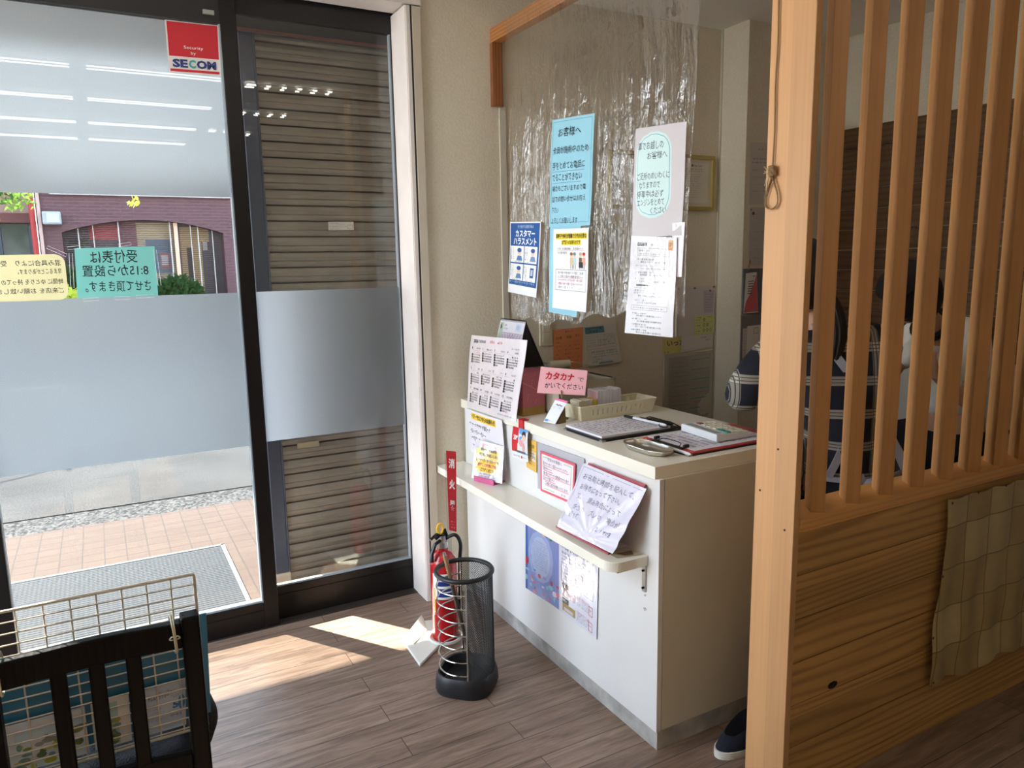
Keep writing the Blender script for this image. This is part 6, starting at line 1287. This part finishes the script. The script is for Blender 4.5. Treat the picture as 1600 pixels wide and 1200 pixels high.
def head_parts(t, c, face, up, hairfn, hair_r):
    """face: direction looked at; builds the head with brow, nose, mouth, ears plus hair, returns head mesh"""
    f = face.normalized(); u = (up - f * up.dot(f)).normalized(); sd_ = f.cross(u).normalized()
    R = Matrix((sd_, f, u)).transposed()
    def shp(p, q):
        if p.z < 0: q = V((q.x * (1 + 0.28 * p.z), q.y * (1 + 0.12 * p.z) + (0.012 if p.y > 0 else -0.01) * -p.z, q.z))
        if p.y > 0.8 and abs(p.x) < 0.16 and -0.35 < p.z < 0.15: q.y += 0.016
        if p.y > 0.6 and 0.2 < abs(p.x) < 0.5 and 0.0 < p.z < 0.22: q.y -= 0.006
        return q
    mb = MB(); ellip(mb, c, (0.074, 0.092, 0.112), R, 0, 28, 20, shp)
    for sg in (-1, 1): ellip(mb, V(c) + R @ V((sg * 0.075, -0.008, -0.005)), (0.008, 0.018, 0.03), R, 0, 10, 8)
    mb.build('head', SKIN, t, smooth=True)
    mb = MB()
    for sg in (-1, 1): ellip(mb, V(c) + R @ V((sg * 0.03, 0.083, 0.008)), (0.013, 0.006, 0.006), R, 0, 10, 6)
    mb.build('eyes', mat('eye_dark', (40, 30, 26), 0.2), t, smooth=True)
    mb = MB(); ellip(mb, V(c) + R @ V((0, 0.086, -0.055)), (0.022, 0.008, 0.007), R, 0, 12, 6); mb.build('mouth', mat('lip', (170, 92, 84), 0.5), t, smooth=True)
    mb = MB(); ellip(mb, V(c) + R @ V(hair_r[0]), hair_r[1], R, 0, 32, 22, hairfn); 
    return R, mb
# ---- person in plaid, seen from behind
t = thing('person', 'person seen from behind in navy plaid shirt with grey apron straps and dark ponytail', 'person', (0.55, -1.36, 0), 'people behind the lattice')
vr = V((0.877, -0.48, 0)); vf = V((0.48, 0.877, 0))
pel = V((0.80, -1.37, 0.78)); sp1 = V((0.765, -1.345, 0.93)); ch = V((0.715, -1.32, 1.12)); nk = V((0.700, -1.295, 1.295)); hd = V((0.650, -1.285, 1.420))
shL = ch + V((0, 0, 0.095)) - vr * 0.150 + vf * 0.01; shR = ch + V((0, 0, 0.095)) + vr * 0.158 - vf * 0.0
elL = V((0.462, -1.185, 1.02)); wrL = V((0.70, -1.03, 1.05)); elR = V((0.965, -1.33, 1.0)); wrR = V((0.97, -1.12, 1.07))
kL, aL = V((0.60, -1.46, 0.44)), V((0.36, -1.455, 0.085)); kR, aR = V((0.80, -1.30, 0.44)), V((0.80, -1.30, 0.085))
N = {'pel': (pel, (0.13, 0.10)), 'sp': (sp1, (0.115, 0.085)), 'ch': (ch, (0.125, 0.09)), 'nk0': (nk - V((0, 0, 0.05)), 0.07), 'nk': (nk, 0.047), 'nk2': (nk.lerp(hd, 0.45), 0.045),
     'shL': (shL, 0.055), 'elL': (elL, 0.040), 'hLw': (wrL, 0.026), 'shR': (shR, 0.055), 'elR': (elR, 0.043), 'hRw': (wrR, 0.026),
     'hipL': (pel + V((0, 0, -0.08)) - vr * 0.08, 0.088), 'kL': (kL, 0.055), 'aL': (aL, 0.036), 'hipR': (pel + V((0, 0, -0.08)) + vr * 0.08, 0.088), 'kR': (kR, 0.055), 'aR': (aR, 0.036)}
E_ = [('pel', 'sp'), ('sp', 'ch'), ('ch', 'nk0'), ('nk0', 'nk'), ('nk', 'nk2'), ('ch', 'shL'), ('shL', 'elL'), ('elL', 'hLw'), ('ch', 'shR'), ('shR', 'elR'), ('elR', 'hRw'), ('pel', 'hipL'), ('hipL', 'kL'), ('kL', 'aL'), ('pel', 'hipR'), ('hipR', 'kR'), ('kR', 'aR')]
hand(N, E_, wrL, V((0.6, 0.6, 0.1)), V((0, 0, -1)), 1, 0.95, 'hL'); hand(N, E_, wrR, V((0.1, 0.9, 0.2)), V((0, 0, -1)), -1, 0.95, 'hR')
skin_body('body', N, E_, 'pel', SKIN, t)
Nc = {'pel': (pel + V((0, 0, 0.0)), (0.155, 0.125)), 'sp': (sp1, (0.150, 0.115)), 'ch': (ch, (0.155, 0.115)), 'nk0': (nk - V((0, 0, 0.065)), (0.085, 0.07)), 'nk': (nk - V((0, 0, 0.02)), 0.056),
      'shL': (shL, 0.074), 'mL': (shL.lerp(elL, 0.55) - vr * 0.008, 0.070), 'elL': (elL + V((0.012, -0.004, 0.006)), 0.066), 'fL': (elL.lerp(wrL, 0.30), 0.056), 'shR': (shR, 0.074), 'mR': (shR.lerp(elR, 0.55) + vr * 0.008, 0.07), 'elR': (elR.lerp(shR, 0.06), 0.066)}
Ec = [('pel', 'sp'), ('sp', 'ch'), ('ch', 'nk0'), ('nk0', 'nk'), ('ch', 'shL'), ('shL', 'mL'), ('mL', 'elL'), ('elL', 'fL'), ('ch', 'shR'), ('shR', 'mR'), ('mR', 'elR')]
Nc['hem'] = (pel + V((0, 0, -0.12)), (0.145, 0.12)); Ec.append(('pel', 'hem'))
skin_body('plaid_shirt', Nc, Ec, 'pel', _M['plaid_cloth'], t)
NAVY = mat('navy_trousers', (24, 28, 42), 0.9)
Np = {'pel': (pel + V((0, 0, -0.06)), (0.15, 0.12)), 'hipL': (pel + V((0, 0, -0.14)) - vr * 0.085, 0.102), 'kL': (kL, 0.074), 'aL': (aL + V((0, 0, 0.03)), 0.062), 'hipR': (pel + V((0, 0, -0.14)) + vr * 0.085, 0.102), 'kR': (kR, 0.074), 'aR': (aR + V((0, 0, 0.03)), 0.062)}
skin_body('trousers', Np, [('pel', 'hipL'), ('hipL', 'kL'), ('kL', 'aL'), ('pel', 'hipR'), ('hipR', 'kR'), ('kR', 'aR')], 'pel', NAVY, t)
def shoe(t, an, d, navy=True):
    d = V((d[0], d[1], 0)).normalized(); s_ = V((-d.y, d.x, 0)); heel = V((an.x, an.y, 0)) - d * 0.05
    def out(r_, z, top=1.0):
        return [tuple(heel + d * (0.115 + 0.125 * cos(a)) * 1.0 + s_ * (0.043 * sin(a) * (1.0 + 0.15 * cos(a))) * r_ + d * 0 + V((0, 0, z * (1 if cos(a) < 0.1 else top)))) for a in [2 * pi * k / 32 for k in range(32)]]
    o_ = None
    mb = MB(); rg = [out(1.0, 0.0), out(1.04, 0.012), out(1.02, 0.024)]
    mb.add([p for q in rg for p in q], [(i * 32 + k, i * 32 + (k + 1) % 32, (i + 1) * 32 + (k + 1) % 32, (i + 1) * 32 + k) for i in range(2) for k in range(32)] + [tuple(range(31, -1, -1)), tuple(range(64, 96))])
    r_ = MB(); 
    def up_(u, v):
        a = 2 * pi * u; c = cos(a); h = 0.024 + v * (0.075 if c < -0.1 else 0.075 - 0.035 * min(1, (c + 0.1) / 0.9)); sh_ = 1 - 0.30 * v ** 2
        return heel + d * (0.115 + 0.120 * c * (1 - 0.28 * v * (1 if c > 0 else 0.25))) + s_ * 0.042 * sin(a) * (1 + 0.15 * c) * sh_ + V((0, 0, h))
    r_.grid(lambda u, v: up_(u, v), 32, 7); r_.grid(lambda u, v: heel.lerp(heel, 0) + d * 0.105 + (up_(u, 1) - heel - d * 0.105) * (1 - v) + V((0, 0, 0)) , 32, 2)
    q = r_.build('shoe', mat('navy_canvas', (22, 26, 40), 0.9, bump=0.3, bscale=500), t, smooth=True); mb.build('sole', mat('sole_white', (226, 222, 212), 0.6), q, smooth=True)
shoe(t, V((0.335, -1.455, 0)), (-1.0, 0.0)); shoe(t, V((0.80, -1.30, 0)), (0.3, 1.0))
# apron straps
AP = mat('grey_apron', (150, 152, 162), 0.8)
def ribbon(name, pts, w_, t, m, nrm=None):
    P_ = smooth_pts(pts, 5); mb = MB(); vs = []
    for i, p in enumerate(P_):
        tg = (P_[min(i + 1, len(P_) - 1)] - P_[max(i - 1, 0)]).normalized(); n = (nrm or -vf); b = tg.cross(n).normalized() * w_ / 2; vs += [p - b, p + b, p + b + n * 0.002, p - b + n * 0.002]
    fs = [(o + a, o + (a + 1) % 4, o + 4 + (a + 1) % 4, o + 4 + a) for i in range(len(P_) - 1) for o in (i * 4,) for a in range(4)]
    mb.add(vs, fs + [(3, 2, 1, 0), tuple(len(vs) - 4 + k for k in range(4))]); return mb.build(name, m, t)
bk = lambda a, z, d=0.0: V((0.765, -1.32, 0)) + V((0.03, -0.04, 0)) * max(0.0, min(1.0, (1.0 - z) / 0.2)) + vr * a + V((0, 0, z)) - vf * (0.122 + d)
ribbon('apron_strap', [bk(-0.105, 1.285, -0.045), bk(-0.075, 1.22, -0.01), bk(-0.02, 1.14, 0.008), bk(0.05, 1.05, 0.01), bk(0.115, 0.93, -0.005), bk(0.15, 0.80, -0.02)], 0.026, t, AP)
ribbon('apron_strap', [bk(0.125, 1.275, -0.055), bk(0.115, 1.18, -0.005), bk(0.075, 1.09, 0.008), bk(0.0, 0.98, 0.012), bk(-0.06, 0.87, 0.01), bk(-0.11, 0.79, 0.0)], 0.026, t, AP)
ribbon('apron_tie', [bk(-0.16, 0.785, -0.035), bk(-0.08, 0.783, 0.008), bk(0.0, 0.787, 0.02), bk(0.08, 0.792, 0.01), bk(0.15, 0.80, -0.03)], 0.016, t, AP)
for k, (a, b) in enumerate(((-0.012, -0.03), (0.01, 0.02))):
    ribbon('apron_bow', [bk(0.0, 0.79, 0.028), bk(a - 0.03 * (1 - k), 0.755, 0.045), bk(b, 0.68, 0.04), bk(b + 0.02, 0.61, 0.03)], 0.045, t, AP)
mb = MB(); c_ = bk(-0.148, 0.785, -0.018); mb.tube([c_ + vr * 0.017 * cos(a) + V((0, 0, 0.017 * sin(a))) for a in [2 * pi * k / 20 for k in range(20)]], 0.003, 6, closed=True); mb.build('ring', mat('ring_white', (222, 220, 214), 0.3), t, smooth=True)
def hf(p, q):
    if p.y > 0.35 and p.z < 0.45: q = q * 0.86
    if p.z < -0.35: q = V((q.x * 0.92, q.y, q.z))
    return q
fc = (vf * 0.75 + vr * 0.6).normalized()
R, mb = head_parts(t, hd, fc, V((0, 0, 1)), hf, ((0, -0.014, 0.016), (0.091, 0.103, 0.118)))
mb.build('hair', HAIR, t, smooth=True)
mb = MB(); b0 = hd - fc * 0.075 + V((0, 0, -0.02)) + vr * 0.055
for k in range(9):
    a = k * 0.7; off = (vr * 0.016 * cos(a) + vf * 0.012 * sin(a)); P_ = smooth_pts([b0 + off * 0.6, b0 - vf * 0.035 + vr * 0.03 + off + V((0, 0, -0.045)), b0 - vf * 0.04 + vr * 0.055 + off * 1.2 + V((0, 0, -0.13)), b0 - vf * 0.025 + vr * 0.058 + off + V((0, 0, -0.22)), b0 - vf * 0.02 + vr * 0.052 + off * 0.4 + V((0, 0, -0.29 - 0.01 * (k % 3)))]); mb.tube(P_, [0.015 if i < len(P_) * 0.6 else 0.015 * (1 - (i / len(P_) - 0.6) / 0.42) for i in range(len(P_))], 8)
mb.build('ponytail', HAIR, t, smooth=True)
# ---- person in white tunic bending forward
t = thing('person', 'person with dark bobbed hair bending forward in a white tunic with black collar', 'person', (1.76, -1.12, 0), 'people behind the lattice')
pel = V((1.78, -1.12, 0.84)); sp1 = V((1.76, -1.125, 0.98)); ch = V((1.69, -1.13, 1.12)); nk = V((1.55, -1.14, 1.235)); hd = V((1.37, -1.16, 1.335))
lf = V((-0.92, -0.1, -0.38)); sl = V((0.25, -0.97, 0))
shN = ch + V((-0.02, -0.13, 0.06)); shF = ch + V((0.0, 0.13, 0.06)); elN = V((1.60, -1.32, 0.90)); wrN = V((1.44, -1.27, 1.02)); elF = V((1.50, -1.00, 0.96)); wrF = V((1.36, -1.12, 1.08))
kL, aL = V((1.77, -1.20, 0.46)), V((1.80, -1.20, 0.085)); kR, aR = V((1.78, -1.03, 0.46)), V((1.80, -1.03, 0.085))
N = {'pel': (pel, (0.12, 0.11)), 'sp': (sp1, (0.10, 0.10)), 'ch': (ch, (0.11, 0.10)), 'nk0': (ch.lerp(nk, 0.6), 0.065), 'nk': (nk, 0.046), 'nk2': (nk.lerp(hd, 0.5), 0.044),
     'shN': (shN, 0.05), 'elN': (elN, 0.038), 'hNw': (wrN, 0.026), 'shF': (shF, 0.05), 'elF': (elF, 0.038), 'hFw': (wrF, 0.026),
     'hL': (pel + V((0, -0.08, -0.08)), 0.085), 'kL': (kL, 0.055), 'aL': (aL, 0.036), 'hR': (pel + V((0, 0.08, -0.08)), 0.085), 'kR': (kR, 0.055), 'aR': (aR, 0.036)}
E_ = [('pel', 'sp'), ('sp', 'ch'), ('ch', 'nk0'), ('nk0', 'nk'), ('nk', 'nk2'), ('ch', 'shN'), ('shN', 'elN'), ('elN', 'hNw'), ('ch', 'shF'), ('shF', 'elF'), ('elF', 'hFw'), ('pel', 'hL'), ('hL', 'kL'), ('kL', 'aL'), ('pel', 'hR'), ('hR', 'kR'), ('kR', 'aR')]
hand(N, E_, wrN, V((-0.5, 0.1, 0.75)), V((-0.7, 0.3, -0.4)), 1, 0.95, 'hN'); hand(N, E_, wrF, V((-0.4, -0.1, 0.8)), V((-0.7, 0, -0.5)), -1, 0.95, 'hF')
skin_body('body', N, E_, 'pel', SKIN, t)
TU = mat('white_tunic', (242, 238, 228), 0.8)
Nc = {'pel': (pel + V((0, 0, -0.04)), (0.155, 0.14)), 'sp': (sp1, (0.145, 0.135)), 'ch': (ch, (0.145, 0.125)), 'nk0': (ch.lerp(nk, 0.62), 0.078), 'shN': (shN, 0.068), 'mN': (shN.lerp(elN, 0.72), 0.07), 'shF': (shF, 0.068), 'mF': (shF.lerp(elF, 0.72), 0.068)}
skin_body('tunic', Nc, [('pel', 'sp'), ('sp', 'ch'), ('ch', 'nk0'), ('ch', 'shN'), ('shN', 'mN'), ('ch', 'shF'), ('shF', 'mF')], 'pel', TU, t)
mb = MB(); dn = (nk - ch).normalized(); c_ = ch.lerp(nk, 0.80); o1 = dn.orthogonal().normalized(); o2 = dn.cross(o1)
mb.tube([c_ + (o1 * cos(a) + o2 * sin(a)) * 0.068 for a in [2 * pi * k / 20 for k in range(20)]], 0.016, 8, closed=True); mb.build('collar', mat('black_collar', (22, 22, 24), 0.8), t, smooth=True)
BT = mat('black_trousers', (22, 22, 26), 0.9)
Np = {'pel': (pel + V((0, 0, -0.10)), (0.142, 0.13)), 'hL': (pel + V((0, -0.085, -0.16)), 0.10), 'kL': (kL, 0.074), 'aL': (aL + V((0, 0, 0.03)), 0.06), 'hR': (pel + V((0, 0.085, -0.16)), 0.10), 'kR': (kR, 0.074), 'aR': (aR + V((0, 0, 0.03)), 0.06)}
skin_body('trousers', Np, [('pel', 'hL'), ('hL', 'kL'), ('kL', 'aL'), ('pel', 'hR'), ('hR', 'kR'), ('kR', 'aR')], 'pel', BT, t)
shoe(t, aL, (-1, 0)); shoe(t, aR, (-1, 0.05))
fc = V((-0.72, 0.1, -0.68)).normalized(); upv = V((-0.68, 0.0, 0.73))
def hf2(p, q):
    if p.y > 0.3 and p.z < 0.5: q = q * 0.84
    if p.z < -0.1: q = V((q.x * 1.06, q.y, q.z * 1.12))
    return q
R, mb = head_parts(t, hd, fc, upv, hf2, ((0, -0.012, 0.006), (0.108, 0.125, 0.130)))
mb.build('hair', HAIR, t, smooth=True)
mb = MB(); c_ = hd + V((0.13, -0.075, 0.05)); mb.tube([c_ + V((0.013 * cos(a), -0.004, 0.014 * sin(a))) for a in [2 * pi * k / 18 for k in range(18)]], 0.0025, 6, closed=True); mb.build('hair_ring', mat('gold_ring', (214, 190, 120), 0.3, 0.8), t, smooth=True)
